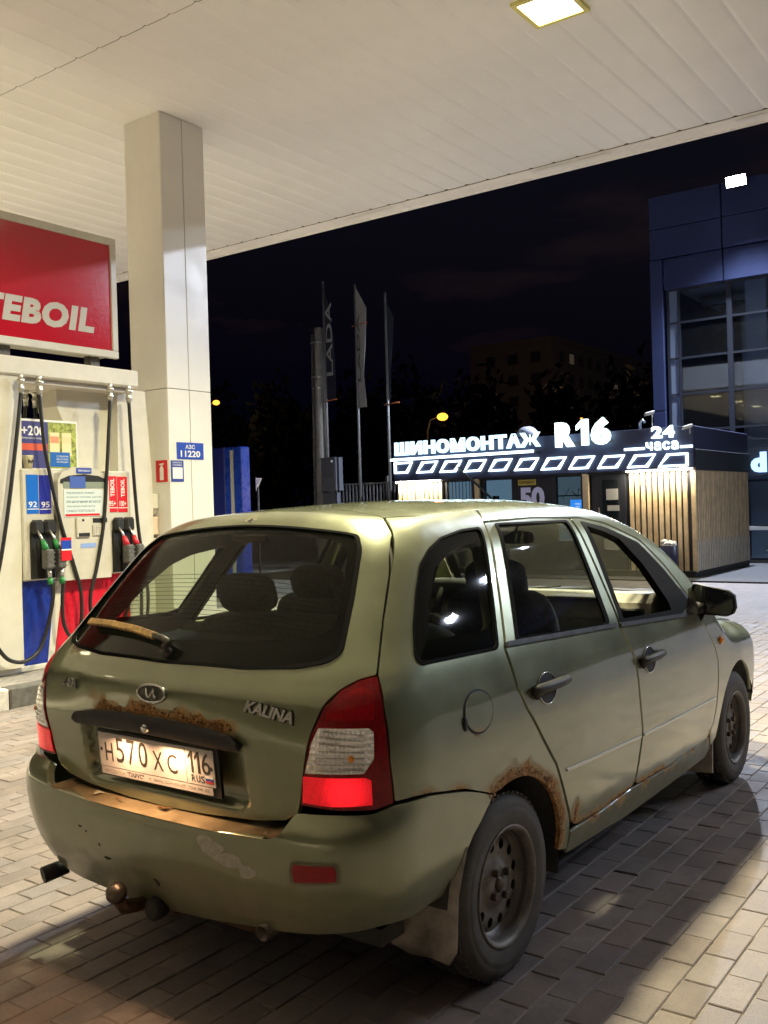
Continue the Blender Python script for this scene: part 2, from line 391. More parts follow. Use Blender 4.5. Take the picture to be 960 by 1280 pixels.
def snap(P, bump=False):
    for _ in range(4): P = P - (np.clip(Fbody(P, bump), -.05, .05)[:, None]) * nrm(P, bump)
    return P
class Proj:
    """parallel projection along D; outlines are given as rough 3D points (x, y, z)"""
    def __init__(s, D, up=(0, 0, 1), bump=False):
        D = np.array(D, float); s.D = D / np.linalg.norm(D); up = np.array(up, float)
        s.V = up - s.D * up.dot(s.D); s.V /= np.linalg.norm(s.V); s.U = np.cross(s.V, s.D); s.bump = bump
        s.O = np.array([.6, 0, .75])
    def to2(s, P): Q = snap(np.array(P, float), s.bump) - s.O; return np.stack([Q @ s.U, Q @ s.V], 1)
    def to3(s, q, off=0.0):
        o = s.O + np.outer(q[:, 0], s.U) + np.outer(q[:, 1], s.V); t0 = 0.0
        P = cast(o - s.D * .0, s.D, 3.2 if abs(s.D[0]) > .3 else 1.6, s.bump); N = nrm(P, s.bump); return P + N * off, N
class Wrap:
    """horizontal wrap round the tail; coordinates (s, z), s = 0 at the centre line, right side positive"""
    bump = True; A = .6
    def to2(s, P):
        out = []
        for x, y, z in P:
            sg = 1 if y <= 0 else -1; ay = abs(y)
            if ay <= .35: q = ay
            elif x <= -.2: q = .35 + s.A * math.atan2(ay - .35, -.2 - x) / (PI / 2)
            else: q = .35 + s.A + (x + .2)
            out.append((sg * q, z))
        return np.array(out)
    def to3(s, q, off=0.0):
        sg = np.where(q[:, 0] >= 0, 1., -1.); a = np.abs(q[:, 0])
        th = np.clip((a - .35) / s.A, 0, 1) * PI / 2
        O = np.stack([-.2 + np.maximum(a - .35 - s.A, 0), -sg * np.minimum(a, .35), q[:, 1]], 1)
        D = np.stack([-np.cos(th), -sg * np.sin(th), 0 * th], 1); P = cast(O, D, 1.1, True); N = nrm(P, True); return P + N * off, N
def surf(name, proj, outline, mats, parent, holes=(), h=.03, gap=.0025, off=0.0, rim=.018, soft=.02, mirror=False, attrs=None, twod=False, hsoft=None, hgap=0.0, ext=None):
    o2 = np.array(outline, float) if twod else proj.to2(outline)
    prep = lambda p, g, s_: resamp(inset(chaikin(resamp(p, s_), 2), g) if g else chaikin(resamp(p, s_), 2), h * .8)
    outer = prep(o2, gap, soft)
    if area2(outer) < 0: outer = outer[::-1]
    hs = []
    for q in holes:
        q2 = np.array(q, float) if twod else proj.to2(q); q2 = chaikin(resamp(q2, hsoft or soft), 2)
        if area2(q2) < 0: q2 = q2[::-1]
        if hgap: q2 = inset(q2, -hgap)
        hs.append(resamp(q2, h * .8))
    V, T, loops = triangulate(outer, hs, h); P, N = proj.to3(V, off)
    if ext is not None: P, N = ext(P, N)
    tri = P[T]; fn = np.cross(tri[:, 1] - tri[:, 0], tri[:, 2] - tri[:, 0]); fl = np.sum(fn * N[T[:, 0]], 1) < 0
    T[fl] = T[fl][:, ::-1]
    verts = P.tolist(); norms = N.tolist(); faces = T.tolist(); A = attrs(P) if attrs else {}
    av = {k: list(v) for k, v in A.items()}
    if rim:
        for li, lp in enumerate(loops):
            n = len(lp); p = P[lp]; t = np.roll(p, -1, 0) - np.roll(p, 1, 0); t /= np.linalg.norm(t, axis=1, keepdims=True) + 1e-12
            out = np.cross(t, N[lp]); o = len(verts)
            # rounded edge: first a small lip, then straight inwards
            l1 = p - N[lp] * rim
            verts += p.tolist() + l1.tolist(); nn = out * .9 + N[lp] * .1; norms += (out * .75 + N[lp] * .65).tolist() + out.tolist()
            for i in range(n):
                j = (i + 1) % n; faces.append([o + i, o + n + i, o + n + j, o + j])
            for k in av: av[k] += [float(A[k][i]) for i in lp] * 2
    V3 = np.array(verts); N3 = np.array(norms); N3 /= np.linalg.norm(N3, axis=1, keepdims=True) + 1e-12
    if mirror:
        V3[:, 1] *= -1; N3[:, 1] *= -1; faces = [f[::-1] for f in faces]
    me = bpy.data.meshes.new(name); me.from_pydata(V3.tolist(), [], faces)
    for m in (mats if isinstance(mats, (list, tuple)) else [mats]): me.materials.append(m)
    me.polygons.foreach_set('use_smooth', [True] * len(faces)); me.update()
    me.normals_split_custom_set_from_vertices(N3.tolist())
    for k, v in av.items():
        a = me.attributes.new(k, 'FLOAT', 'POINT'); a.data.foreach_set('value', np.array(v, np.float32))
    ob = bpy.data.objects.new(name, me); link(ob, parent); return ob
def on_body(proj, P3, off=0.0): return proj.to3(proj.to2(P3), off)

PAINT = paintmat('olive_paint', (.22, .24, .142))
BLACK = mat('black_trim', (.011, .011, .011), .6, noise=.3, nscale=30, rvar=.12)
RUBBER = mat('rubber', (.008, .008, .008), .8, noise=.35, nscale=25, rvar=.1, spec=.06)
TYRE = mat('tyre_rubber', (.068, .062, .054), .75, noise=.45, nscale=9, rvar=.1)
STEEL = mat('dusty_black_steel', (.155, .142, .125), .55, metal=.3, noise=.5, nscale=14, rvar=.15)
GLASS = glassmat('car_glass', (.66, .71, .60), refl=.5, dust=.010)
GLASS2 = glassmat('clear_car_glass', (.78, .82, .78), refl=.9, dust=.012)
FRIT = mat('frit_black', (.006, .006, .006), .95, spec=.05)
TRIM = mat('pillar_trim_grey', (.17, .17, .14), .85, noise=.1, nscale=10)
CHROME = mat('worn_chrome', (.6, .6, .57), .22, metal=1.0, rvar=.12, nscale=30)
GREYP = mat('grey_handle', (.03, .03, .028), .6, noise=.3, nscale=30, rvar=.1)
INTER = mat('cabin_dark', (.06, .06, .056), .8, noise=.3, nscale=20)
FABRIC = mat('seat_fabric', (.095, .095, .09), .9, noise=.3, nscale=60)
TAN = mat('cabin_tan', (.30, .28, .20), .6, noise=.12, nscale=20)
HEADL = mat('headliner', (.34, .33, .29), .9)

def dirtmask(P):
    z = P[:, 2]; return np.clip((.60 - z) / .5, 0, 1) ** 1.3 * .55
def rust_side(P):
    x, z = P[:, 0], P[:, 2]; r = np.hypot(x - .004, z - .28) - .341; a = np.degrees(np.arctan2(z - .28, x - .004))
    m = np.clip(1 - r / .07, 0, 1) * np.clip((a + 15) / 25, 0, 1) * np.clip((122 - a) / 14, 0, 1)
    # seam over the bumper, below the tail lamp
    zs = np.interp(x, [-.6, -.45, -.28, -.12], [.69, .695, .662, .612])
    m = np.maximum(m, np.clip(1 - (z - zs) / .035, 0, 1) * (x < -.11) * (x > -.56) * np.clip(.38 + .3 * np.sin(x * 37), 0, 1))
    # door bottoms
    m = np.maximum(m, np.clip(1 - (z - .345) / .035, 0, 1) * (x > .42) * (x < 1.35) * .62)
    m = np.maximum(m, np.clip(1 - np.hypot((x - .45) / .06, (z - .40) / .09), 0, 1) * .75)
    m = np.maximum(m, np.clip(1 - np.hypot((x + .19) / .05, (z - .81) / .03), 0, 1) * .42)   # under the fuel cap
    m = np.maximum(m, np.clip(1 - np.hypot((x - 1.98) / .06, (z - .33) / .07), 0, 1) * .55)
    return m
def attr_side(P): return {'rust': rust_side(P), 'dirt': dirtmask(P)}
def attr_gate(P):
    y, z = P[:, 1], P[:, 2]; top = np.interp(y, [-.36, -.28, 0, .37], [.862, .872, .888, .868])
    m = np.clip(1 - np.abs(z - top - .006) / (.034 + .016 * np.sin(y * 31) + .01 * np.sin(y * 83)), 0, 1) * np.clip((.30 - y) / .05, 0, 1) * np.clip((y + .36) / .05, 0, 1) * .95
    m = np.maximum(m, np.clip(1 - np.hypot((y - .29) / .05, (z - .915) / .035), 0, 1) * .5)
    m = np.maximum(m, np.clip(1 - np.hypot((y - .0) / .09, (z - 1.458) / .02), 0, 1) * .35)
    m = np.maximum(m, np.clip(1 - np.hypot((y + .51) / .03, (z - .64) / .02), 0, 1) * .6)
    return {'rust': m, 'dirt': np.clip((.80 - z) / .3, 0, 1) * .35 + .04}
def attr_bump(P): return {'rust': np.zeros(len(P)), 'dirt': np.clip((.50 - P[:, 2]) / .22, 0, 1) * .25 + .04 + .30 * np.clip((.425 + .025 * np.abs(P[:, 1]) + .012 * np.sin(P[:, 1] * 17) - P[:, 2]) / .02, 0, 1)}

def prism(m, k=.55):
    """small moulded prisms: a fine cell relief, and the bulb glow broken up by it"""
    n = m.node_tree; b = n.nodes['Principled BSDF']
    if 'prism' in n.nodes: return
    v = n.nodes.new('ShaderNodeTexVoronoi'); v.name = 'prism'; v.inputs['Scale'].default_value = 210; v.inputs['Randomness'].default_value = .3
    t = n.nodes.new('ShaderNodeTexCoord'); n.links.new(t.outputs['Object'], v.inputs['Vector'])
    u = n.nodes.new('ShaderNodeBump'); u.inputs['Strength'].default_value = k; u.inputs['Distance'].default_value = .003; n.links.new(v.outputs['Distance'], u.inputs['Height']); n.links.new(u.outputs[0], b.inputs['Normal'])
    if b.inputs['Emission Strength'].default_value > 0:
        q = n.nodes.new('ShaderNodeMapRange'); q.inputs['From Max'].default_value = .7; q.inputs['To Min'].default_value = .72; q.inputs['To Max'].default_value = .42; n.links.new(v.outputs['Distance'], q.inputs['Value'])
        ab = n.nodes.new('ShaderNodeVectorMath'); ab.operation = 'ABSOLUTE'; n.links.new(t.outputs['Object'], ab.inputs[0])
        ds = n.nodes.new('ShaderNodeVectorMath'); ds.operation = 'DISTANCE'; ds.inputs[1].default_value = (.655, .675, .735); n.links.new(ab.outputs[0], ds.inputs[0])
        bu = n.nodes.new('ShaderNodeMapRange'); bu.interpolation_type = 'SMOOTHSTEP'; bu.inputs['From Min'].default_value = .005; bu.inputs['From Max'].default_value = .085; bu.inputs['To Min'].default_value = 2.1; bu.inputs['To Max'].default_value = .62; n.links.new(ds.outputs['Value'], bu.inputs['Value'])
        mm = n.nodes.new('ShaderNodeMath'); mm.operation = 'MULTIPLY'; n.links.new(q.outputs[0], mm.inputs[0]); n.links.new(bu.outputs[0], mm.inputs[1]); n.links.new(mm.outputs[0], b.inputs['Emission Strength'])
def rows(m):
    """moulded rows of the clear lens: horizontal flutes crossed by fine prisms"""
    n = m.node_tree
    if 'flutes' in n.nodes: return
    t = n.nodes.new('ShaderNodeTexCoord'); h = []
    for ax, sc in (('Z', 19.0), ('Y', 30.0)):
        w = n.nodes.new('ShaderNodeTexWave'); w.name = 'flutes'; w.wave_type = 'BANDS'; w.bands_direction = ax; w.wave_profile = 'SIN'; w.inputs['Scale'].default_value = sc; n.links.new(t.outputs['Object'], w.inputs['Vector']); h.append(w)
    q = n.nodes.new('ShaderNodeMath'); q.operation = 'MULTIPLY_ADD'; q.inputs[1].default_value = .45; n.links.new(h[1].outputs['Fac'], q.inputs[0]); n.links.new(h[0].outputs['Fac'], q.inputs[2])
    u = n.nodes.new('ShaderNodeBump'); u.inputs['Strength'].default_value = .8; u.inputs['Distance'].default_value = .004; n.links.new(q.outputs[0], u.inputs['Height']); n.links.new(u.outputs[0], n.nodes['Principled BSDF'].inputs['Normal'])
car = thing('station_wagon', 'olive green rusty station wagon parked on the forecourt with its tail towards us', 'car')
car.scale = (1, .981, 1); car.location = (0, -.015, 0)

# ---- shared outline points (right side, y < 0)
ROOFREAR = [(-.10, 0, 1.49), (-.113, -.25, 1.478), (-.135, -.40, 1.46), (-.156, -.459, 1.447)]
GSEAM = [(-.156, -.459, 1.446), (-.224, -.542, 1.395), (-.334, -.607, 1.282), (-.429, -.650, 1.171), (-.500, -.685, 1.08), (-.545, -.709, 1.024)]
LAMP_IN = [(-.545, -.709, 1.024), (-.586, -.679, 1.016), (-.632, -.648, .994), (-.676, -.621, .953), (-.701, -.595, .88), (-.708, -.578, .809), (-.700, -.556, .717), (-.697, -.547, .685)]
LAMP_OUT = [(-.545, -.709, 1.024), (-.573, -.747, .946), (-.586, -.772, .806), (-.578, -.778, .695)]
LAMP_BOT = [(-.578, -.778, .695), (-.621, -.743, .681), (-.68, -.644, .681), (-.697, -.547, .685)]
BSEAM = [(-.578, -.778, .695), (-.453, -.81, .692), (-.278, -.817, .660), (-.126, -.821, .608)]
ARC = lambda a0, a1, n=14, c=.004, r=.341: [(c + r * math.cos(R(a0 + (a1 - a0) * i / n)), -.82, .28 + r * math.sin(R(a0 + (a1 - a0) * i / n))) for i in range(n + 1)]
QFRONT = [(.425, -.794, .268), (.406, -.816, .377), (.354, -.826, .47), (.278, -.831, .607), (.195, -.829, .704), (.101, -.824, .821), (.055, -.813, .90), (.040, -.779, 1.015), (.270, -.584, 1.400), (.344, -.50, 1.462)]
def mir(p): return [(x, -y, z) for x, y, z in p]
PS = Proj((0, -1, .12)); PQ = Proj((0, -.9, .42)); PG = Proj((-.75, 0, .66)); PR = Proj((0, 0, 1), up=(1, 0, 0)); PL = Proj((-.66, -.75, .05))
PA = Proj((.15, -.72, .66)); PB = Wrap(); PW = Proj((.6, 0, .8)); PH = Proj((.2, 0, 1), up=(1, 0, 0)); PN = Proj((1, 0, .1))
PSB = Proj((0, -1, 0), bump=True)

# ---- roof
surf('roof', PR, ROOFREAR + [(-.02, -.50, 1.455), (.5, -.503, 1.46), (1.0, -.503, 1.465), (1.45, -.50, 1.43), (1.58, -.40, 1.40), (1.64, 0, 1.42)] + mir([(1.58, -.40, 1.40), (1.45, -.50, 1.43), (1.0, -.503, 1.465), (.5, -.503, 1.46), (-.02, -.50, 1.455)]) + mir(ROOFREAR)[::-1][:-1],
     PAINT, car, h=.045, attrs=lambda P: {'rust': np.zeros(len(P)), 'dirt': np.full(len(P), .05)}, rim=.012)

# ---- tailgate with window hole
GL = [(-.69, 0, 1.033), (-.672, -.326, 1.036), (-.636, -.50, 1.044), (-.600, -.575, 1.056), (-.568, -.600, 1.082), (-.452, -.555, 1.216), (-.335, -.500, 1.355), (-.30, -.462, 1.395), (-.305, -.41, 1.405), (-.318, -.17, 1.428), (-.318, 0, 1.431)]
GLO = GL + mir(GL)[::-1][1:-1]
def scaleo(P, f, c=None):
    P = np.array(P, float); c = P.mean(0) if c is None else np.array(c); return [tuple(c + (q - c) * f) for q in P]
GBOT = [(-.697, -.547, .685), (-.697, -.536, .655), (-.72, -.49, .628), (-.735, -.379, .610), (-.74, -.167, .598), (-.74, 0, .594)]
half = ROOFREAR + GSEAM[1:] + LAMP_IN[1:] + GBOT[1:]
REC = [(-.72, -.362, .835), (-.72, -.352, .70), (-.72, -.318, .660), (-.72, 0, .650), (-.72, .34, .650), (-.72, .372, .69), (-.72, .372, .835)]
def recess(P, N):
    """pressed-in plate pocket"""
    y, z = P[:, 1], P[:, 2]
    d = np.clip((.372 - y) / .022, 0, 1) * np.clip((y + .362) / .022, 0, 1) * np.clip((z - .645) / .022, 0, 1) * np.clip((.845 - z) / .03, 0, 1)
    d = d * d * (3 - 2 * d); P = P.copy(); P[:, 0] += .038 * d; e = 1e-3
    def dd(y, z):
        q = np.clip((.372 - y) / .022, 0, 1) * np.clip((y + .362) / .022, 0, 1) * np.clip((z - .645) / .022, 0, 1) * np.clip((.845 - z) / .03, 0, 1); return .038 * q * q * (3 - 2 * q)
    gy = (dd(y + e, z) - dd(y - e, z)) / (2 * e); gz = (dd(y, z + e) - dd(y, z - e)) / (2 * e)
    N = N.copy(); near = (d > 0) | (np.abs(gy) + np.abs(gz) > 0)
    N[near, 1] += gy[near]; N[near, 2] += gz[near]; return P, N
gate = surf('tailgate', PG, half + mir(half)[::-1][1:-1], PAINT, car, holes=[GLO], h=.014, attrs=attr_gate, gap=.003, ext=recess, hsoft=.05)
surf('rear_window', PG, GLO, GLASS, gate, h=.05, gap=.001, off=-.004, rim=0, soft=.05)
surf('window_seal', PG, GLO, RUBBER, gate, holes=[scaleo(GLO, .982)], h=.02, gap=-.005, off=.003, rim=.008, soft=.05, hsoft=.05)
IN = [(-.66, 0, 1.115), (-.62, -.30, 1.115), (-.57, -.50, 1.125), (-.530, -.545, 1.15), (-.43, -.505, 1.25), (-.34, -.455, 1.35), (-.32, -.40, 1.38), (-.335, -.15, 1.398), (-.335, 0, 1.40)]
surf('frit_band', PG, GLO, FRIT, gate, holes=[IN + mir(IN)[::-1][1:-1]], h=.04, gap=.008, off=-.008, rim=0, soft=.05, hsoft=.07)
b = MB()
for i in range(11):
    z = 1.13 + i * .0235; yw = np.interp(z, [1.12, 1.40], [.53, .42]); pts, _ = on_body(PG, [(-.55, t, z) for t in np.linspace(-yw, yw, 16)], -.0085); b.tube(pts, .0009, 3, False)
tag(b.build('heater_wire', BLACK, gate), kind='stuff')
# plate lip, handle strip
GARN = [(-.73, -.372, .815), (-.73, -.365, .846), (-.73, -.335, .862), (-.736, -.278, .872), (-.745, 0, .886), (-.74, .25, .878), (-.73, .37, .862), (-.73, .385, .835), (-.73, .372, .816), (-.74, .01, .822), (-.73, -.30, .808)]
def bulge(P, N):
    z = P[:, 2]; y = P[:, 1]; top = np.interp(y, [-.36, -.28, 0, .37], [.862, .872, .886, .866]); bt = np.interp(y, [-.37, 0, .37], [.810, .822, .816])
    t = np.clip((z - bt) / (top - bt), 0, 1); P = P.copy(); P[:, 0] -= .004 + .020 * np.sin(np.clip(t, 0, 1) * PI) ** .6; N = N.copy(); N[:, 2] += (t - .5) * 1.5; return P, N
surf('plate_garnish', PG, GARN, BLACK, gate, h=.012, off=.003, rim=.03, ext=bulge, soft=.012)
one('lock', CHROME, gate).lathe([(.0001, .006), (.011, .006), (.013, .002), (.013, -.02)], (-.772, 0, .848), NX, 20).done()
# emblem and badges
b = MB(); pts, nn = on_body(PG, [(-.74, .062 * math.cos(t), .947 + .027 * math.sin(t)) for t in np.linspace(0, 2 * PI, 33)[:-1]], .004)
pts = list(pts) + [pts[0]]; b.tube(pts, .0042, 8, False)
put = lambda b, txt, y0, z0, w, h, d=.004, **k: put_text(b, txt, on_body(PG, [(-.74, y0, z0)], .001)[0][0], NY, (np.array([-.06, 0, 1])), NX, w, h, d, **k)
b.tube(on_body(PG, [(-.74, y, z) for y, z in ((.024, .960), (.019, .945), (.014, .936), (.006, .936), (-.003, .950), (-.009, .959), (-.012, .948), (-.016, .937), (-.027, .937))], .004)[0], .0042, 6)
b.build('oval_emblem', CHROME, gate)
one('emblem_field', mat('emblem_grey', (.12, .12, .10), .4, metal=.5, noise=.4, nscale=60), gate).add([tuple(q) for q in on_body(PG, [(-.74, .058 * math.cos(t), .947 + .024 * math.sin(t)) for t in np.linspace(0, 2 * PI, 25)[:-1]], .002)[0]], [tuple(range(24))[::-1]]).done()
def badge(name, txt, y0, z0, y1, z1, h, m, bold=.035, d=.006):
    p, n = on_body(PG, [(-.72, y0, z0), (-.72, y1, z1)], .001); U = p[1] - p[0]; w = np.linalg.norm(U); U /= w; N = n[0]; V = np.cross(N, U); V /= np.linalg.norm(V)
    if V[2] < 0: V = -V
    bb = MB(); put_text(bb, txt, p[0], U, V, N, w, h, d, bold=bold, shear=.22); bb.build(name, m, gate)
badge('badge_shadow', 'KALINA', -.370, .9245, -.543, .9035, .037, mat('badge_black', (.012, .012, .012), .5), bold=.075, d=.003)  # larger black copy behind the letters paints in their dark shadow
badge('model_badge', 'KALINA', -.372, .926, -.540, .906, .033, mat('badge_chrome', (.62, .62, .58), .25, metal=.45))
badge('maker_badge', 'LADA', .475, .930, .39, .925, .028, CHROME)
# hole left by a broken stop lamp, with flaked edge
p, n = on_body(PG, [(-.30, 0, 1.458)], .001)
bb = MB(); N = n[0]; U = np.array([0, -1., 0]); V = np.cross(U, N); V /= np.linalg.norm(V)
bb.add([p[0] + N * .0015 + (U * .0085 * math.cos(t) * (1 + .2 * math.sin(3 * t)) + V * .011 * math.sin(t)) for t in np.linspace(0, 2 * PI, 17)[:-1]], [tuple(range(16))]); bb.build('broken_hole', BLACK, gate)
bb = MB()
for t in np.linspace(0, 2 * PI, 9)[:-1]:
    c = p[0] + N * .001 + U * .022 * math.cos(t) + V * .010 * math.sin(t); bb.add([c + U * random.uniform(-.010, .010) + V * random.uniform(-.006, .006) for _ in range(5)], [(0, 1, 2), (0, 2, 3), (0, 3, 4)])
bb.build('flaked_primer', mat('primer', (.5, .47, .38), .8, noise=.4, nscale=200), gate)
# rear wiper
b = MB(); pv = on_body(PG, [(-.66, -.0, 1.045)], .004)[0][0]; b.lathe([(.001, .026), (.012, .024), (.016, .012), (.017, 0)], pv, n[0] * .2 + np.array([-.75, 0, .6]), 14)
w1 = on_body(PG, [(-.65, -.004, 1.072), (-.645, .03, 1.082), (-.64, .075, 1.088)], .028)[0]; b.tube([pv + np.array([-.016, 0, .016])] + list(w1), [.012, .012, .010, .009], 8); rw = b.build('rear_wiper', mat('wiper_arm', (.09, .085, .075), .4, metal=.6, noise=.4, nscale=40), car)
w2 = on_body(PG, [(-.64, .07, 1.086), (-.61, .20, 1.093), (-.59, .34, 1.100), (-.575, .482, 1.106)], .022)[0]
b = MB()
for a, c in zip(w2[:-1], w2[1:]):
    t = (c - a) / np.linalg.norm(c - a); N = np.array([-.7, 0, .7]); s_ = np.cross(t, N); s_ /= np.linalg.norm(s_); b.obox((a + c) / 2, t, s_, np.cross(s_, t), np.linalg.norm(c - a) / 2 + .001, .0125, .006, .003)
b.build('wiper_blade', mat('rusty_wiper', (.34, .20, .065), .7, noise=.6, nscale=45, bump=.5, bscale=150), rw)
one('wiper_rubber', RUBBER, rw).tube([q - np.array([-.012, 0, .012]) for q in w2], .004, 5).done()
# number plate
plate = MB(); Vp = np.array([-.10, 0, 1.0]); Vp /= np.linalg.norm(Vp); Np = np.cross(Vp, NY); Np = np.array([-1, 0, -.10]); Np /= np.linalg.norm(Np)
PO = np.array([-.726, .264, .672])
def pb(b, y0, z0, w, h, d, off=0.0): O = PO + np.array([0, -y0, 0]) + Vp * z0 + Np * off; b.prism([(0, 0), (w, 0), (w, h), (0, h)], O, NY, Vp, Np, d); return b
nump = pb(MB(), -.006, -.006, .542, .147, .010, -.012).build('number_plate', BLACK, car)
WHT = mat('plate_white', (.50, .455, .43), .45, noise=.10, nscale=40)
pb(MB(), 0, .026, .400, .108, .003).build('plate_field', WHT, nump); pb(MB(), .402, .026, .118, .108, .003).build('plate_field', WHT, nump); pb(MB(), .0, .0, .505, .0245, .002).build('plate_frame_strip', WHT, nump)
PK = mat('plate_black', (.03, .025, .02), .5, noise=.3, nscale=80)
def T(txt, y, z, w, h):
    q = MB(); put_text(q, txt, PO + np.array([0, -y, 0]) + Vp * z + Np * .0031, NY, Vp, Np, w, h, .0008); q.build('plate_character', PK, nump)
for a_ in (('H', .030, .045, .036, .058), ('5', .083, .045, .038, .078), ('7', .137, .045, .038, .078), ('0', .190, .045, .040, .078), ('X', .256, .045, .044, .058), ('C', .320, .045, .042, .058), ('6', .470, .060, .034, .064), ('R', .422, .034, .015, .020), ('U', .442, .034, .015, .020), ('S', .461, .034, .015, .020)): T(*a_)
for y in (.412, .440): glyph1(MB(), PO + np.array([0, -y, 0]) + Vp * .060 + Np * .0031, NY, Vp, Np, .021, .064, .0085, .0008).build('plate_character', PK, nump)
for y in (.012, .508): one('plate_screw', PK, nump).lathe([(.0001, .001), (.006, .001)], PO + np.array([0, -y, 0]) + Vp * .08 + Np * .003, Np, 10).done()
b = MB(); put2 = lambda txt, y, z, w, h: put_text(b, txt, PO + np.array([0, -y, 0]) + Vp * z + Np * .0021, NY, Vp, Np, w, h, .0005, bold=.004)
put2('АВТОСАЛОН', .014, .006, .10, .011); put2('т. (843) 554-00-25, 554-00-33', .225, .006, .265, .011); tag(b.build('frame_lettering', mat('faded_print', (.32, .29, .25), .6), nump), kind='stuff')
b = MB(); put2('"ПАРУС"', .125, .005, .078, .015); tag(b.build('dealer_lettering', PK, nump), kind='stuff')
for k, c in enumerate(((.75, .73, .7), (.05, .08, .35), (.5, .04, .04))): pb(MB(), .481, .050 - k * .0075, .032, .0072, .0008, .003).build('flag_stripe', mat('flag_%d' % k, c, .5), nump)
lamp = bpy.data.lights.new('plate_light', 'AREA'); lamp.energy = 1.1; lamp.color = (1, .60, .32); lamp.shape = 'RECTANGLE'; lamp.size = .02; lamp.size_y = .10; lamp.spread = R(170)
for yy in (.11, -.10):
    lo = bpy.data.objects.new('plate_light', lamp); lo.location = (-.782, yy, .806); lo.rotation_euler = (0, R(9), 0); link(lo, nump)

# ---- sides
TAILS = []
for sd, mr in (('right', False), ('left', True)):
    S_ = dict(mirror=mr)
    QW = [(-.413, -.743, 1.056), (-.405, -.757, 1.034), (.005, -.776, 1.026), (.232, -.584, 1.397), (.107, -.585, 1.394), (-.045, -.598, 1.374), (-.148, -.618, 1.342), (-.221, -.636, 1.301), (-.297, -.671, 1.221), (-.363, -.706, 1.138)]
    quart = surf('quarter_panel', PQ, [GSEAM[0]] + GSEAM[1:] + LAMP_OUT[1:] + BSEAM[1:] + ARC(105, 0) + QFRONT + [(.1, -.5, 1.46), (-.02, -.50, 1.455)], PAINT, car, holes=[QW], h=.019, attrs=attr_side, hsoft=.05, **S_)
    surf('quarter_window', PQ, QW, GLASS, quart, h=.05, gap=.001, off=-.003, rim=0, soft=.05, **S_)
    surf('quarter_seal', PQ, QW, RUBBER, quart, holes=[scaleo(QW, .965)], h=.02, gap=-.003, off=.003, rim=.006, soft=.05, hsoft=.05, **S_)
    QI = [(-.33, -.72, 1.085), (-.02, -.74, 1.085), (.035, -.74, 1.10), (.165, -.60, 1.335), (.13, -.6, 1.345), (-.02, -.61, 1.325), (-.12, -.63, 1.29), (-.21, -.66, 1.22), (-.30, -.70, 1.12)]
    surf('frit_band', PQ, QW, FRIT, quart, holes=[QI], h=.03, gap=.006, off=-.007, rim=0, soft=.05, hsoft=.06, **S_)
    surf('pillar_trim', PQ, [(-.47, -.67, 1.06), (-.40, -.62, 1.20), (-.29, -.56, 1.33), (-.17, -.47, 1.42), (.30, -.50, 1.43), (.26, -.58, 1.39), (.05, -.76, 1.02), (-.42, -.74, 1.02)], TRIM, quart, holes=[QI], h=.06, gap=0, off=-.04, rim=0, hsoft=.06, **S_)
    if not mr:
        cap = [(-.183 + .079 * math.cos(t), -.81, .868 + .064 * math.sin(t)) for t in np.linspace(0, 2 * PI, 29)[:-1]]
        fc = surf('fuel_cap', PS, cap, PAINT, quart, h=.02, gap=.004, off=.004, rim=.006, attrs=attr_side)
        surf('cap_gap', PS, cap, BLACK, fc, holes=[scaleo(cap, .92)], h=.02, gap=-.003, off=.0015, rim=0)
        one('cap_notch', BLACK, fc).ball(on_body(PS, [(-.262, -.81, .845)], .002)[0][0], .013, 8, 6, (1, .4, 1.7)).done()
    # rear door
    RD = [(.05, -.779, 1.015), (.066, -.813, .90), (.112, -.824, .821), (.206, -.829, .704), (.289, -.831, .607), (.365, -.826, .47), (.418, -.816, .377), (.45, -.813, .352), (.48, -.813, .345), (.672, -.812, .339), (.985, -.814, .352), (1.005, -.816, .375), (1.053, -.835, .553), (1.016, -.835, .786), (1.008, -.829, .85), (.93, -.80, .985), (.958, -.59, 1.424), (.66, -.58, 1.434), (.285, -.578, 1.424)]
    RW = [(.128, -.775, 1.035), (.83, -.797, 1.003), (.85, -.79, 1.02), (.918, -.584, 1.398), (.345, -.578, 1.405)]
    rd = surf('rear_door', PS, RD, PAINT, car, holes=[RW], h=.022, attrs=attr_side, **S_)
    surf('window', PS, RW, GLASS2, rd, h=.06, gap=.002, off=-.006, rim=0, **S_)
    surf('window_seal', PS, RW, RUBBER, rd, holes=[[(.150, -.775, 1.045), (.815, -.797, 1.014), (.900, -.584, 1.388), (.358, -.578, 1.396)]], h=.025, gap=-.003, off=.003, rim=.008, **S_)
    surf('belt_moulding', PS, [(.05, -.78, 1.024), (.90, -.80, .989), (.902, -.80, 1.008), (.06, -.78, 1.044)], BLACK, rd, h=.03, gap=.001, off=.009, rim=.012, soft=.008, **S_)
    surf('side_moulding', PS, [(.36, -.832, .562), (1.035, -.834, .536), (1.035, -.834, .545), (.36, -.832, .571)], mat('bright_strip', (.55, .55, .48), .3, metal=.5), rd, h=.03, gap=.0, off=.006, rim=.008, soft=.004, **S_)
    # front door
    FD = [(.945, -.80, .985), (1.022, -.829, .85), (1.030, -.835, .786), (1.067, -.835, .553), (1.018, -.816, .370), (1.04, -.815, .345), (1.418, -.81, .334), (1.95, -.806, .336), (1.984, -.806, .347), (2.032, -.813, .40), (2.064, -.821, .48), (2.081, -.827, .608), (2.083, -.827, .692), (2.042, -.827, .756), (1.976, -.824, .822), (1.881, -.818, .90), (1.83, -.80, .985), (1.68, -.72, 1.172), (1.53, -.66, 1.305), (1.26, -.61, 1.392), (1.05, -.59, 1.422), (.972, -.59, 1.424)]
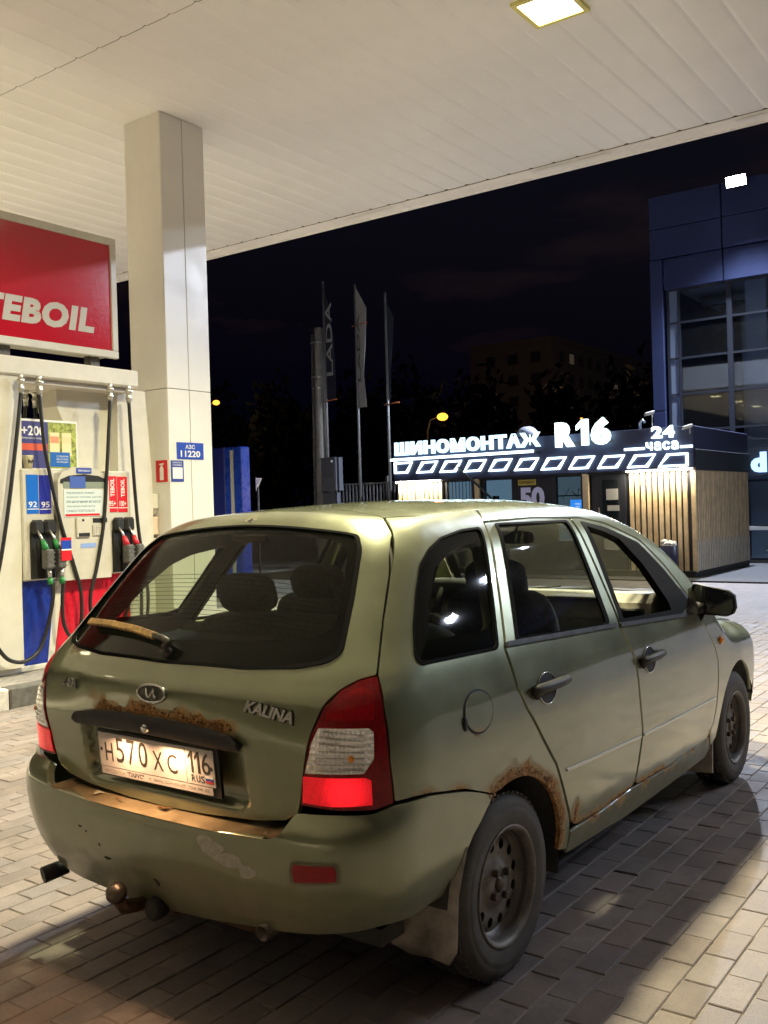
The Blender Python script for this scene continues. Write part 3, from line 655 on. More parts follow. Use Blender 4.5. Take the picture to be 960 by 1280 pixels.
    FW = [(.955, -.797, 1.0), (1.76, -.812, .955), (1.78, -.79, 1.0), (1.641, -.719, 1.160), (1.496, -.657, 1.284), (1.235, -.615, 1.362), (1.035, -.593, 1.393)]
    fd = surf('front_door', PS, FD, PAINT, car, holes=[FW], h=.024, attrs=attr_side, **S_)
    surf('window_frame', PS, FW, mat('frame_black', (.007, .007, .007), .8, spec=.15), fd, holes=[[(.99, -.797, 1.014), (1.525, -.80, .992), (1.52, -.79, 1.03), (1.43, -.71, 1.20), (1.31, -.65, 1.315), (1.20, -.62, 1.343), (1.06, -.60, 1.37)]], h=.03, gap=-.004, off=.002, rim=.03, **S_)
    if mr: surf('window', PS, FW, GLASS2, fd, h=.06, gap=.004, off=-.008, rim=0, **S_)
    surf('belt_moulding', PS, [(.935, -.80, .984), (1.78, -.81, .940), (1.785, -.81, .958), (.94, -.80, 1.004)], BLACK, fd, h=.03, gap=.001, off=.009, rim=.012, soft=.008, **S_)
    surf('side_moulding', PS, [(1.072, -.834, .535), (2.03, -.824, .512), (2.03, -.824, .521), (1.072, -.834, .544)], MATS['bright_strip'], fd, h=.03, gap=.0, off=.006, rim=.008, soft=.004, **S_)
    sy = 1 if mr else -1
    for door, xa, za, dx in ((rd, .262, .868, .125), (fd, 1.172, .83, .125)):
        p, n = on_body(PS, [(xa - dx, -.82, za + .004), (xa - dx * .35, -.82, za + .006), (xa + dx * .4, -.82, za + .006), (xa + dx, -.82, za + .007)], 0)
        fy = lambda q: (q[0], q[1] * (-1 if mr else 1), q[2])
        b = MB(); hp = [p[0] + n[0] * .008, p[0] * .8 + p[1] * .2 + n[0] * .017, p[1] + n[1] * .022, p[2] + n[2] * .022, p[3] * .8 + p[2] * .2 + n[3] * .017, p[3] + n[3] * .006]
        b.tube([fy(q) for q in hp], [.014, .019, .0175, .017, .0155, .011], 10); hd = b.build('door_handle', GREYP, door)
        bowl = [(xa - .015 + .062 * math.cos(t), -.82, za - .002 + .052 * math.sin(t)) for t in np.linspace(0, 2 * PI, 25)[:-1]]
        surf('handle_bowl', PS, bowl, BLACK, hd, h=.02, gap=0, off=.0025, rim=0, **S_)
        pts, nn = on_body(PS, bowl + bowl[:1], .003); one('bowl_rim', CHROME if not mr else GREYP, hd).tube([fy(q) for q in pts], .0022, 5, False).done()
        c, nn = on_body(PS, [(xa - dx * .78, -.82, za - .004)], .010); one('lock_cylinder', BLACK, hd).ball(fy(c[0]), .022, 10, 8, (1, .6, 1.1)).done()
    # fender, pillar, sill
    PIL = [(.362, -.503, 1.465), (1.0, -.507, 1.466), (1.45, -.505, 1.43), (1.60, -.545, 1.36), (1.9, -.63, 1.15), (2.2, -.71, .965), (2.1, -.76, .945), (1.84, -.80, .985), (1.69, -.72, 1.178), (1.54, -.66, 1.312), (1.265, -.61, 1.400), (1.05, -.59, 1.430), (.96, -.59, 1.432), (.66, -.58, 1.442), (.285, -.578, 1.432)]
    surf('roof_pillar', PA, PIL, PAINT, car, h=.03, attrs=lambda P: {'rust': np.zeros(len(P)), 'dirt': np.full(len(P), .05)}, **S_)
    FE = [(2.1, -.77, .94), (1.89, -.818, .895), (1.985, -.824, .822), (2.052, -.827, .756), (2.092, -.827, .692), (2.091, -.827, .608), (2.074, -.821, .48), (2.04, -.813, .40), (1.99, -.806, .345), (2.06, -.78, .27)] + ARC(178, 22, 16, 2.47, .352) + [(2.92, -.78, .50), (2.98, -.76, .62), (2.98, -.70, .80), (2.75, -.70, .885), (2.45, -.71, .925), (2.2, -.715, .955)]
    fe = surf('front_fender', PQ, FE, PAINT, car, h=.03, attrs=attr_side, **S_)
    p, n = on_body(PS, [(2.141, -.825, .782)], .004); q = p[0] * (1, -1 if mr else 1, 1)
    one('turn_repeater', mat('amber', (.85, .30, .02), .25, coat=.5), fe).ball(q, .028, 12, 8, (1.0, .45, .72)).done()
    surf('sill', PS, [(.425, -.79, .25), (.43, -.79, .335), (.47, -.81, .335), (.672, -.812, .329), (1.0, -.814, .34), (1.418, -.81, .322), (1.985, -.806, .336), (2.06, -.78, .262), (2.0, -.78, .225), (1.0, -.78, .225)], PAINT, car, h=.03, attrs=lambda P: {'rust': np.clip(.30 + .25 * np.sin(P[:, 0] * 23) + .2 * np.sin(P[:, 0] * 51), 0, 1) * np.clip(1 - np.abs(P[:, 2] - .325) / .03, 0, 1), 'dirt': np.full(len(P), .75)}, **S_)
    # tail lamp
    LO = LAMP_OUT + LAMP_BOT[1:] + LAMP_IN[::-1][1:-1]
    DKR = mat('lamp_red_dark', (.23, .004, .006), .14, spec=.3, coat=.2, noise=.25, nscale=70)
    tl = surf('tail_lamp', PL, LO, DKR, car, h=.02, gap=.003, off=.003, rim=.03, soft=.014, **S_)
    CLR = mat('lamp_clear', (.95, .93, .90), .13, metal=.62, noise=.12, nscale=45, coat=1.0)
    surf('reversing_lens', PL, [(-.690, -.615, .900), (-.625, -.735, .900), (-.62, -.75, .89), (-.625, -.75, .82), (-.645, -.73, .782), (-.705, -.575, .778), (-.705, -.60, .86)], CLR, tl, h=.02, gap=.001, off=.006, rim=.004, soft=.012, **S_)
    b = MB()
    for k in range(7):
        z = .793 + k * .0155; y1 = -.745 + max(0, .80 - z) * .6; pts, nn = on_body(PL, [(-.66, y, z) for y in np.linspace(-.60 + (z - .80) * -.16, y1, 12)], .0075); b.tube([q * (1, -1 if mr else 1, 1) for q in pts], .0011, 4, False)
    b.build('lens_rib', mat('lens_rib', (.42, .40, .37), .2, metal=.4), tl)
    am = on_body(PL, [(-.66, -.70, .822)], .005)[0][0] * (1, -1 if mr else 1, 1); one('indicator_bulb', mat('amber', (.85, .30, .02)), tl).ball(am, .009, 10, 6).done()
    LIT = mat('lamp_red_lit', (.42, .004, .006), .22, spec=.3, coat=.2, noise=.15, nscale=90, emit=(1, .012, .02), estr=.55)
    prism(LIT); prism(DKR, .4); rows(CLR)
    surf('brake_lens', PL, [(-.70, -.565, .772), (-.645, -.733, .774), (-.632, -.748, .765), (-.63, -.748, .695), (-.68, -.644, .690), (-.70, -.556, .693)], LIT, tl, h=.02, gap=.003, off=.005, rim=.003, soft=.01, **S_)
    surf('upper_lens', PL, [(-.676, -.63, .945), (-.64, -.655, .985), (-.60, -.69, 1.003), (-.575, -.72, .985), (-.605, -.742, .915), (-.68, -.628, .915)], mat('lamp_red_bright', (.36, .005, .008), .16, spec=.3, coat=.2, noise=.3, nscale=80), tl, h=.02, gap=.003, off=.0045, rim=.003, soft=.01, **S_)
    TAILS.append(tl)
    # mud flaps
    for xc, nm, sz in ((-.30, 'mudflap', 1.0), (2.09, 'mudflap', .8)):
        b = MB(); m_ = sy
        if xc < 0:
            L_ = [(-.315, .76, .47), (-.35, .70, .40), (-.42, .62, .30), (-.41, .63, .22), (-.39, .68, .195)]; R_ = [(-.272, .815, .49), (-.287, .808, .43), (-.308, .80, .35), (-.308, .79, .19), (-.32, .77, .155)]
            M_ = [tuple((np.array(a) + np.array(c)) / 2 + np.array([.012, .0, 0])) for a, c in zip(L_, R_)]
            vs = [np.array([p[0], sy * p[1], p[2]]) for row in zip(L_, M_, R_) for p in row]; vs += [v + np.array([.012, -sy * .006, 0]) for v in vs]; fs = []
            for r in range(4):
                for q in range(2):
                    i = r * 3 + q; fs += [(i, i + 1, i + 4, i + 3), (15 + i, 15 + i + 3, 15 + i + 4, 15 + i + 1)]
            rim_ = [0, 3, 6, 9, 12, 13, 14, 11, 8, 5, 2, 1]; fs += [(a, c, c + 15, a + 15) for a, c in zip(rim_, rim_[1:] + rim_[:1])]
            b.add(vs, fs, True); b.build(nm, mat('dusty_rubber', (.36, .32, .265), .85, noise=.5, nscale=9), car); continue
        poly = [((2.10, .79), .36), ((2.075, .79), .27), ((2.065, .79), .14), ((2.06, .64), .13), ((2.065, .62), .20), ((2.09, .63), .36)]
        P3 = [np.array([a[0], sy * a[1], z]) for a, z in poly]; n_ = len(P3); c = sum(P3) / n_; d = np.array([.012, 0, 0])
        b.add(P3 + [q + d for q in P3], [tuple(range(n_)), tuple(range(n_, 2 * n_))[::-1]] + [(i, (i + 1) % n_, n_ + (i + 1) % n_, n_ + i) for i in range(n_)])
        b.build(nm, mat('dusty_rubber', (.36, .32, .265), .85, noise=.5, nscale=9), car)
    # wheel houses
    for xc in (0.004, 2.47):
        b = MB(); rr = .36; n_ = 18
        vs = [(xc + rr * math.cos(R((-12 if xc < 1 else 20) + (184 if xc < 1 else 165) * i / n_)), sy * yy, .28 + rr * math.sin(R((-12 if xc < 1 else 20) + (184 if xc < 1 else 165) * i / n_))) for yy in (.50, .79) for i in range(n_ + 1)]
        b.add(vs, [(i, i + 1, n_ + 2 + i, n_ + 1 + i) for i in range(n_)], True)
        b.add(vs[:n_ + 1], [tuple(range(n_ + 1))]); b.build('wheel_arch_liner', INTER, car)

# ---- bumper
def bot(y): return float(np.interp(y, [-.80, -.62, -.45, 0, .30, .55, .80], [.375, .35, .325, .275, .262, .30, .36]))
ARCB = [(-.126, -.821, .606), (-.182, -.819, .558), (-.238, -.815, .515), (-.285, -.80, .455), (-.318, -.80, .385)]
low = [(-.34, -.79, .365), (-.42, -.79, .365), (-.50, -.78, .355), (-.61, -.75, .362), (-.66, -.62, .35), (-.70, -.45, .325), (-.70, -.2, .295), (-.70, 0, .275)]
up = [(-.765, 0, .590), (-.765, -.25, .591), (-.765, -.47, .600), (-.76, -.515, .612), (-.72, -.55, .672), (-.68, -.644, .677), (-.621, -.743, .677), (-.573, -.778, .690), (-.453, -.81, .686), (-.278, -.817, .654)]
lowL = [(x, -y, bot(-y) if x < -.6 else z) for x, y, z in low]
bump = surf('rear_bumper', PB, up + ARCB + low + lowL[::-1][1:] + mir(ARCB)[::-1] + mir(up)[::-1][:-1], PAINT, car, h=.022, gap=.001, attrs=attr_bump, rim=.03, soft=.014)
b = MB(); yy = np.linspace(-.50, .50, 41); o_, _ = on_body(PB, [(-.765, y, .592 if abs(y) < .47 else .606) for y in yy], .0005); n_ = len(yy)
b.add(list(o_) + [(-.66 + .06 * y * y, y, .603 + (.004 if abs(y) > .47 else 0)) for y in yy], [(i, i + 1, n_ + i + 1, n_ + i) for i in range(n_ - 1)], True); b.build('bumper_ledge', mat('ledge_lamp_glow_paint', (.27, .205, .12), .38, metal=.3, noise=.35, nscale=12, rvar=.1, coat=.3), bump)  # warm glow of the plate lamps is put into the ledge's brown colour
# waist crease and scuffs
SCUF = mat('scuffed_filler', (.46, .45, .38), .75, noise=.35, nscale=90)
for (y0, z0, w, h) in ((-.265, .545, .05, .028), (-.335, .518, .06, .018), (-.395, .495, .03, .022)):
    poly = [(-.74, y0 + w * math.cos(t) * (1 + .25 * math.sin(3 * t + y0 * 50)), z0 + h * math.sin(t) * (1 + .25 * math.cos(2 * t + y0 * 30))) for t in np.linspace(0, 2 * PI, 17)[:-1]]
    surf('scuff_mark', PB, poly, SCUF, bump, h=.012, gap=0, off=.0008, rim=0)
for (y0, z0, w, h) in ((.34, .50, .014, .004), (.31, .488, .005, .004), (.25, .455, .006, .005), (.22, .415, .018, .005), (.0, .38, .012, .014)):
    poly = [(-.74, y0 + w * math.cos(t) * (1 + .4 * math.sin(2 * t + y0 * 70)), z0 + h * math.sin(t + .6 * math.cos(t))) for t in np.linspace(0, 2 * PI, 13)[:-1]]
    surf('chip_mark', PB, poly, mat('bare_plastic', (.03, .028, .02), .8), bump, h=.01, gap=0, off=.0008, rim=0)
for (y0, w) in ((.17, .05), (-.02, .035), (.30, .04)):
    q = np.array([-.725, y0, .6035]); one('peeled_paint', mat('primer', (.5, .47, .38)) if y0 > .2 else mat('rust_stain', (.16, .07, .02), .9, noise=.5, nscale=80), bump).add([q + np.array([random.uniform(-.018, .018), random.uniform(-w, w), .0]) for _ in range(6)], [(0, 1, 2), (2, 3, 4), (3, 4, 5)]).done()
for s_ in (-1,):
    RF = [(-.75, s_ * .565, .552), (-.72, s_ * .685, .558), (-.72, s_ * .692, .54), (-.72, s_ * .69, .512), (-.75, s_ * .562, .497), (-.75, s_ * .557, .53)]
    surf('reflector', PB, RF, mat('reflector_red', (.30, .005, .008), .2, spec=.3, coat=.1, noise=.2, nscale=150), bump, h=.015, gap=.003, off=.004, rim=.006, soft=.01)
    surf('reflector_rim', PB, RF, mat('reflector_rim', (.17, .15, .09), .5), bump, holes=[scaleo(RF, .88)], h=.015, gap=-.005, off=.002, rim=.0, soft=.01)
# lifted flakes of rust round the rear arch and over the plate lip
FLK = [mat('flake_dark', (.045, .02, .010), .95), mat('flake_ochre', (.50, .29, .11), .9, noise=.3, nscale=90), mat('flake_brown', (.20, .085, .028), .95, noise=.4, nscale=90)]
def flakes(proj, pts, host, rmin, rmax):
    P, N = on_body(proj, pts, .0006); P = P; buf = [MB(), MB(), MB()]
    for p, n in zip(P, N):
        u = np.cross(n, [.3, .5, .8]); u /= np.linalg.norm(u); w = np.cross(n, u); r = random.uniform(rmin, rmax); a0 = random.uniform(0, 6); k = random.choice((0, 1, 1, 2, 2)); m = random.randint(5, 7)
        ring = [p + (u * math.cos(a0 + t) + w * math.sin(a0 + t) * .7) * r * random.uniform(.55, 1.2) + n * random.uniform(0, .0022) for t in np.linspace(0, 2 * PI, m + 1)[:-1]]
        buf[k].add([p + n * .0016] + ring, [(0, 1 + i, 1 + (i + 1) % m) for i in range(m)])
    for bq, m_ in zip(buf, FLK): tag(bq.build('rust_flake', m_, host), kind='stuff')
rq = [q for q in car.children if q.name.split('.')[0] == 'quarter_panel'][0]
pts = []
for _ in range(190):
    a_ = R(random.uniform(4, 116)); rr_ = .341 + .004 + abs(random.gauss(0, .016)); pts.append((.004 + rr_ * math.cos(a_), -.82, .28 + rr_ * math.sin(a_)))
flakes(PS, pts, rq, .0022, .0060)
pts = []
for _ in range(150):
    y_ = random.uniform(-.335, .27); zt = np.interp(y_, [-.36, -.28, 0, .37], [.866, .876, .892, .872]); pts.append((-.74, y_, zt + abs(random.gauss(0, .010 + .006 * math.sin(y_ * 31)))))
flakes(PG, pts, gate, .002, .0065)
rdoor = [q for q in car.children if q.name.split('.')[0] == 'rear_door'][0]
flakes(PS, [(random.uniform(.47, .98), -.81, .349 + abs(random.gauss(0, .006))) for _ in range(70)] + [(.44 + random.uniform(-.008, .025), -.81, random.uniform(.36, .45)) for _ in range(16)], rdoor, .002, .006)
# tow bar, exhaust pipes
tow = MB(); tow.tube([(-.55, .12, .30), (-.70, .13, .275), (-.76, .135, .285), (-.785, .135, .32)], [.022, .022, .022, .018], 10)
tow.box((-.62, -.35, .245), (-.56, .35, .295), .006); tow.box((-.66, .02, .25), (-.60, .10, .33)); tow = tow.build('tow_bar', mat('rusty_iron', (.10, .055, .03), .8, metal=.4, noise=.6, nscale=22), car)
one('tow_ball', mat('greasy_steel', (.12, .10, .085), .35, metal=.8, noise=.4, nscale=30), tow).ball((-.788, .135, .338), .033, 16, 12).done()
one('tow_socket', BLACK, tow).lathe([(.0001, .03), (.022, .03), (.034, .028), (.036, .0), (.03, -.02)], (-.70, .045, .285), NX, 16).done()
one('trailer_wire', mat('blue_wire', (.02, .03, .22), .5), tow).tube([(-.70, .02, .31), (-.69, -.01, .325), (-.66, -.05, .31), (-.62, -.10, .32)], .005, 6).done()
PIPE = mat('exhaust_steel', (.13, .11, .09), .5, metal=.8, noise=.5, nscale=30)
def pipe(y, x0=-.72, z=.29):
    b = MB(); b.lathe([(.020, .0), (.020, -.12), (.024, -.12), (.024, .0)], (x0, y, z), (-1, 0, -.10), 16, closed=True); b.tube([(x0 + .10, y, z + .01), (x0 + .3, y, z + .03)], .023, 12); b.build('exhaust_pipe', PIPE, car)
pipe(-.415, -.725, .318)
one('exhaust_tip', BLACK, car).tube([(-.62, .62, .275), (-.70, .645, .262)], [.026, .028], 10).done()

# ---- front end, glass, hood (the far side of the car)
HD = [(2.26, -.69, .955), (2.7, -.675, .895), (3.02, -.63, .80), (3.08, 0, .82), (3.02, .63, .80), (2.7, .675, .895), (2.26, .69, .955), (2.33, 0, .96)]
surf('hood', PH, HD, PAINT, car, h=.06, attrs=lambda P: {'rust': np.zeros(len(P)), 'dirt': np.full(len(P), .05)})
WS = [(1.655, 0, 1.42), (1.60, -.40, 1.395), (1.50, -.50, 1.40), (1.62, -.55, 1.34), (1.9, -.625, 1.15), (2.19, -.70, .965), (2.31, -.4, .955), (2.345, 0, .955)]
WSO = WS + mir(WS)[::-1][1:-1]
ws = surf('windshield', PW, WSO, glassmat('windscreen_glass', (.80, .83, .80), refl=.45, dust=.006), car, h=.08, gap=.004, off=-.003, rim=0)
surf('frit_band', PW, WSO, FRIT, ws, holes=[scaleo(WSO, .93)], h=.06, gap=.004, off=-.006, rim=0)
for y0, y1 in ((.15, -.40), (.62, .10)):
    p, _ = on_body(PW, [(2.30, y0, .975), (2.26, (y0 + y1) / 2, 1.0), (2.25, y1, 1.0)], .02); one('windscreen_wiper', BLACK, car).tube(p, [.010, .008, .006], 6).done()
fb = [(3.1, -.60, .64), (3.05, -.68, .60), (2.94, -.71, .50), (2.90, -.70, .34), (3.1, -.56, .24), (3.2, 0, .22)]
top = [(3.2, 0, .64)]
surf('front_bumper', PN, top + fb + mir(fb)[::-1][1:], PAINT, car, h=.05, attrs=attr_bump)
for mr in (False, True):
    surf('headlight', PN, [(3.0, -.70, .80), (3.1, -.42, .79), (3.1, -.42, .66), (3.0, -.74, .66)], mat('headlight_glass', (.6, .62, .65), .1, metal=.5, coat=1), car, h=.04, off=0, mirror=mr)
surf('grille', PN, [(3.1, -.40, .78), (3.1, .40, .78), (3.1, .40, .66), (3.1, -.40, .66)], BLACK, car, h=.05)

# ---- wheels
def wheel_parts(xc, sy, spin):
    r = .2875; o = np.array([xc, 0, r - .004]); ax = np.array([0, sy, 0.]); w = bpy.data.objects.new('wheel', None); link(w, car); yo = .79
    T = [(.183, .0), (.200, .006), (.222, .0085), (.236, .0088), (.238, .0075), (.246, .0078), (.262, .003), (.274, -.006), (.281, -.014), (.2825, -.020), (.2845, -.022)]
    g = [(-.030, 1), (-.046, 1), (-.0465, 0), (-.054, 0), (-.0545, 1), (-.078, 1), (-.0785, 0), (-.088, 0), (-.0885, 1), (-.112, 1), (-.1125, 0), (-.120, 0), (-.1205, 1), (-.140, 1)]
    T += [(r if q else r - .007, a) for a, q in g] + [(.282, -.150), (.270, -.164), (.240, -.172), (.185, -.166), (.165, -.150), (.165, -.02), (.183, 0)]
    b = MB(); b.lathe(T, o + ax * yo, ax, 56)
    # tread blocks: sipes cut as small raised shoulder lugs
    for k in range(56):
        a = 2 * PI * k / 56 + spin; u = np.array([math.cos(a), 0, math.sin(a)]); t = np.array([-math.sin(a), 0, math.cos(a)])
        for yy in (-.026, -.146): b.obox(o + ax * (yo + yy) + u * .2838, t, ax, u, .0105, .012, .0035)
    b.build('tyre', TYRE, w)
    b = MB(); prof = [(.182, -.004), (.188, .004), (.184, .007), (.176, .002), (.168, -.006), (.166, -.03), (.160, -.050), (.150, -.058)]
    b.lathe(prof, o + ax * yo, ax, 48); b.lathe([(.150, -.058), (.150, -.12), (.165, -.15)], o + ax * yo, ax, 32)
    # pierced disc
    circ = lambda cx, cy, rr, n: np.array([(cx + rr * math.cos(t), cy + rr * math.sin(t)) for t in np.linspace(0, 2 * PI, n + 1)[:-1]])
    holes = [circ(.119 * math.cos(2 * PI * k / 12 + spin), .119 * math.sin(2 * PI * k / 12 + spin), .0160, 12) for k in range(12)] + [circ(0, 0, .028, 18)]
    V, F_, _l = triangulate(circ(0, 0, .152, 48), holes, .016); rr = np.hypot(V[:, 0], V[:, 1])
    dz = np.interp(rr, [.028, .045, .066, .074, .085, .100, .135, .152], [-.030, -.031, -.034, -.042, -.047, -.042, -.044, -.058])
    b.add([o + np.array([v[0], sy * (yo + d), v[1]]) for v, d in zip(V, dz)], [tuple(f) for f in F_], True)
    b.build('rim', STEEL, w)
    b = MB()
    for k in range(4):
        a = 2 * PI * k / 4 + spin + .4; c = o + np.array([.049 * math.cos(a), 0, .049 * math.sin(a)]) + ax * (yo - .034); b.lathe([(.0001, .020), (.010, .020), (.0125, .016), (.013, 0)], c, ax, 6, False)
    b.lathe([(.0001, .012), (.018, .012), (.026, .0), (.027, -.01)], o + ax * (yo - .034), ax, 20); b.build('wheel_bolt', mat('rusty_bolt', (.10, .075, .05), .6, metal=.6, noise=.5, nscale=60), w)
    one('brake_drum', INTER, w).lathe([(.0001, -.075), (.11, -.075), (.115, -.13)], o + ax * yo, ax, 24).done()
for xc in (0.0, 2.47):
    for sy in (-1, 1): wheel_parts(xc, sy, .17 if xc == 0 else .31)

# ---- mirrors
for sy in (-1, 1):
    b = MB(); c = np.array([1.91, sy * .872, .998]); P = []
    prof = [(-.098, .066), (-.088, .078), (.062, .050), (.092, .028), (.098, -.03), (.085, -.058), (.06, -.068), (-.06, -.062), (-.088, -.045), (-.10, -.01)]
    ring = lambda x, f: [c + np.array([x, sy * u * f, v * f]) for u, v in prof]
    n_ = len(prof); rings = [ring(-.02, 1.0), ring(-.024, 1.02), ring(.03, 1.0), ring(.075, .80), ring(.095, .45)]
    b.add([q for r_ in rings for q in r_], [(i * n_ + k, i * n_ + (k + 1) % n_, (i + 1) * n_ + (k + 1) % n_, (i + 1) * n_ + k) for i in range(4) for k in range(n_)] + [tuple(range(4 * n_, 5 * n_))], True)
    b.tube([(1.89, sy * .79, .962), (1.91, sy * .82, .965)], [.035, .03], 8); sm = b.build('side_mirror', BLACK, car)
    b = MB(); b.add([c + np.array([-.012 + .002 * abs(u) / .1, sy * u * .93, v * .92]) for u, v in prof], [tuple(range(n_))]); b.build('mirror_glass', mat('mirror', (.55, .57, .6), .04, metal=1.0), sm)
    b = MB(); b.add([(1.62, sy * .81, .955), (1.83, sy * .822, .945), (1.86, sy * .80, .985), (1.74, sy * .765, 1.075)], [(0, 1, 2, 3)]); b.build('mirror_base', BLACK, sm)

# ---- cabin
cab = MB(); cab.box((-.50, -.66, .25), (2.9, .66, .30)); cab.build('floor_pan', INTER, car)
for mr in (False, True):
    surf('door_trim', PS, [(-.45, -.78, .66), (-.15, -.8, .66), (.0, -.8, .68), (.3, -.8, .66), (.42, -.8, .30), (2.1, -.8, .30), (2.2, -.8, .88), (1.7, -.8, .93), (.0, -.78, 1.0), (-.42, -.75, 1.02)], INTER, car, h=.08, gap=.0, off=-.05, rim=0, mirror=mr)
surf('roof_lining', PR, [(-.25, -.45, 1.45), (1.45, -.47, 1.43), (1.55, 0, 1.42), (1.45, .47, 1.43), (-.25, .45, 1.45), (-.28, 0, 1.46)], HEADL, car, h=.12, off=-.035, rim=0)
def cushion(b, c, U, V, N, a, h, t, bul=.35):
    """soft block: superellipsoid in the frame U, V, N"""
    c, U, V, N = (np.array(q, float) for q in (c, U, V, N)); n, m = 20, 12; vs = []
    se = lambda q, e: math.copysign(abs(q) ** e, q)
    for i in range(m + 1):
        p = -PI / 2 + PI * i / m
        for k in range(n):
            q = 2 * PI * k / n; vs.append(c + U * a * se(math.cos(p), .5) * se(math.cos(q), bul) + V * h * se(math.cos(p), .5) * se(math.sin(q), bul) + N * t * se(math.sin(p), .7))
    b.add(vs, [(i * n + k, i * n + (k + 1) % n, (i + 1) * n + (k + 1) % n, (i + 1) * n + k) for i in range(m) for k in range(n)], True); return b
def tilt(a): return (math.sin(a) * -1, 0, math.cos(a)), (-math.cos(a), 0, -math.sin(a))   # seat-back up vector, rear-facing normal
for y, x, z in ((-.35, .80, 0.0), (.36, .52, -.01)):
    V_, N_ = tilt(R(20)); st = MB(); cushion(st, (x + .06, y, .80 + z), Y, V_, N_, .25, .36, .075); cushion(st, (x + .38, y, .50 + z), Y, X, Z, .26, .28, .09); s_ = st.build('front_seat', FABRIC, car)
    hb = MB(); cushion(hb, (x - .05, y, 1.175 + z), Y, V_, N_, .135, .085, .055, .55); hb.build('headrest', FABRIC, s_)
    for q in (-.06, .06): one('headrest_post', CHROME, s_).tube([(x - .03, y + q, 1.06 + z), (x - .045, y + q, 1.13 + z)], .006, 6).done()
V_, N_ = tilt(R(17)); st = MB(); cushion(st, (.10, 0, .80), Y, V_, N_, .63, .31, .085, .3); cushion(st, (.42, 0, .52), Y, X, Z, .63, .27, .09, .3); s_ = st.build('rear_bench', FABRIC, car)
for y in (.29, -.29):
    hb = MB(); cushion(hb, (-.03, y, 1.175), Y, V_, N_, .135, .075, .05, .55); hb.build('headrest', FABRIC, s_)
pts = [(-.62, -.55, 1.02), (-.10, -.60, 1.03), (-.10, .60, 1.03), (-.62, .55, 1.02)]; one('parcel_shelf', mat('shelf_grey', (.07, .07, .062), .9, noise=.3, nscale=30), car).add(pts + [(x, y, z - .02) for x, y, z in pts], [(0, 1, 2, 3), (7, 6, 5, 4), (0, 4, 5, 1), (3, 2, 6, 7), (0, 3, 7, 4), (1, 5, 6, 2)]).done()
b = MB(); cs = [(1.50, .70), (1.46, .95), (1.50, 1.02), (1.58, 1.055), (1.78, 1.045), (2.28, .955), (2.28, .60), (1.7, .55)]
b.prism(cs, (0, -.72, 0), X, Z, Y, 1.44); ds = b.build('dashboard', TAN, car)
b = MB()
for y in (-.06, -.17):
    b.box((1.450, y - .047, .915), (1.466, y + .047, .995), .004)
    for k in range(6): b.box((1.442, y - .042, .922 + k * .012), (1.452, y + .042, .926 + k * .012))
b.build('air_vent', INTER, ds)
b = MB(); b.box((1.450, -.70, .935), (1.466, -.56, 1.0), .004)
for k in range(5): b.box((1.442, -.695, .94 + k * .012), (1.452, -.565, .944 + k * .012))
b.build('air_vent', INTER, ds)
b = MB(); cushion(b, (1.53, -.36, 1.035), Y, X, Z, .17, .06, .012, .4); b.build('dash_tray', mat('tray_brown', (.14, .10, .055), .6), ds)
b = MB(); cushion(b, (1.52, .36, 1.06), Y, X, Z, .19, .09, .05, .5); b.build('instrument_hood', INTER, ds)
b = MB(); c = np.array([1.36, .36, .93]); ax = np.array([-.85, 0, .52]); ax /= np.linalg.norm(ax); uu = np.array([0, 1, 0.]); vv = np.cross(ax, uu)
b.tube([c + .185 * (uu * math.cos(t) + vv * math.sin(t)) for t in np.linspace(0, 2 * PI, 37)], .015, 8, False)
for t in (.3, 2.84, 4.71): b.tube([c, c + .18 * (uu * math.cos(t) + vv * math.sin(t))], [.03, .014], 6)
b.tube([c, c - ax * .25], .03, 8); b.build('steering_wheel', INTER, car)
b = MB(); cushion(b, (1.545, 0.0, 1.315), Y, Z, X, .115, .034, .018, .5); b.tube([(1.56, 0, 1.33), (1.60, 0, 1.40)], .008, 6); rm = b.build('rearview_mirror', INTER, car)
one('mirror_glass', mat('mirror', (.55, .57, .6)), rm).box((1.522, -.10, 1.288), (1.5265, .10, 1.342)).done()
b = MB(); b.box((-.31, -.085, 1.375), (-.29, .085, 1.405), .006); b.build('high_brake_lamp', BLACK, car)
b = MB(); b.tube([(1.55, .03, 1.28), (1.55, .03, 1.20)], .0015, 4); cushion(b, (1.55, .03, 1.17), Y, Z, X, .018, .035, .006, .8); b.build('hanging_charm', TAN, car)
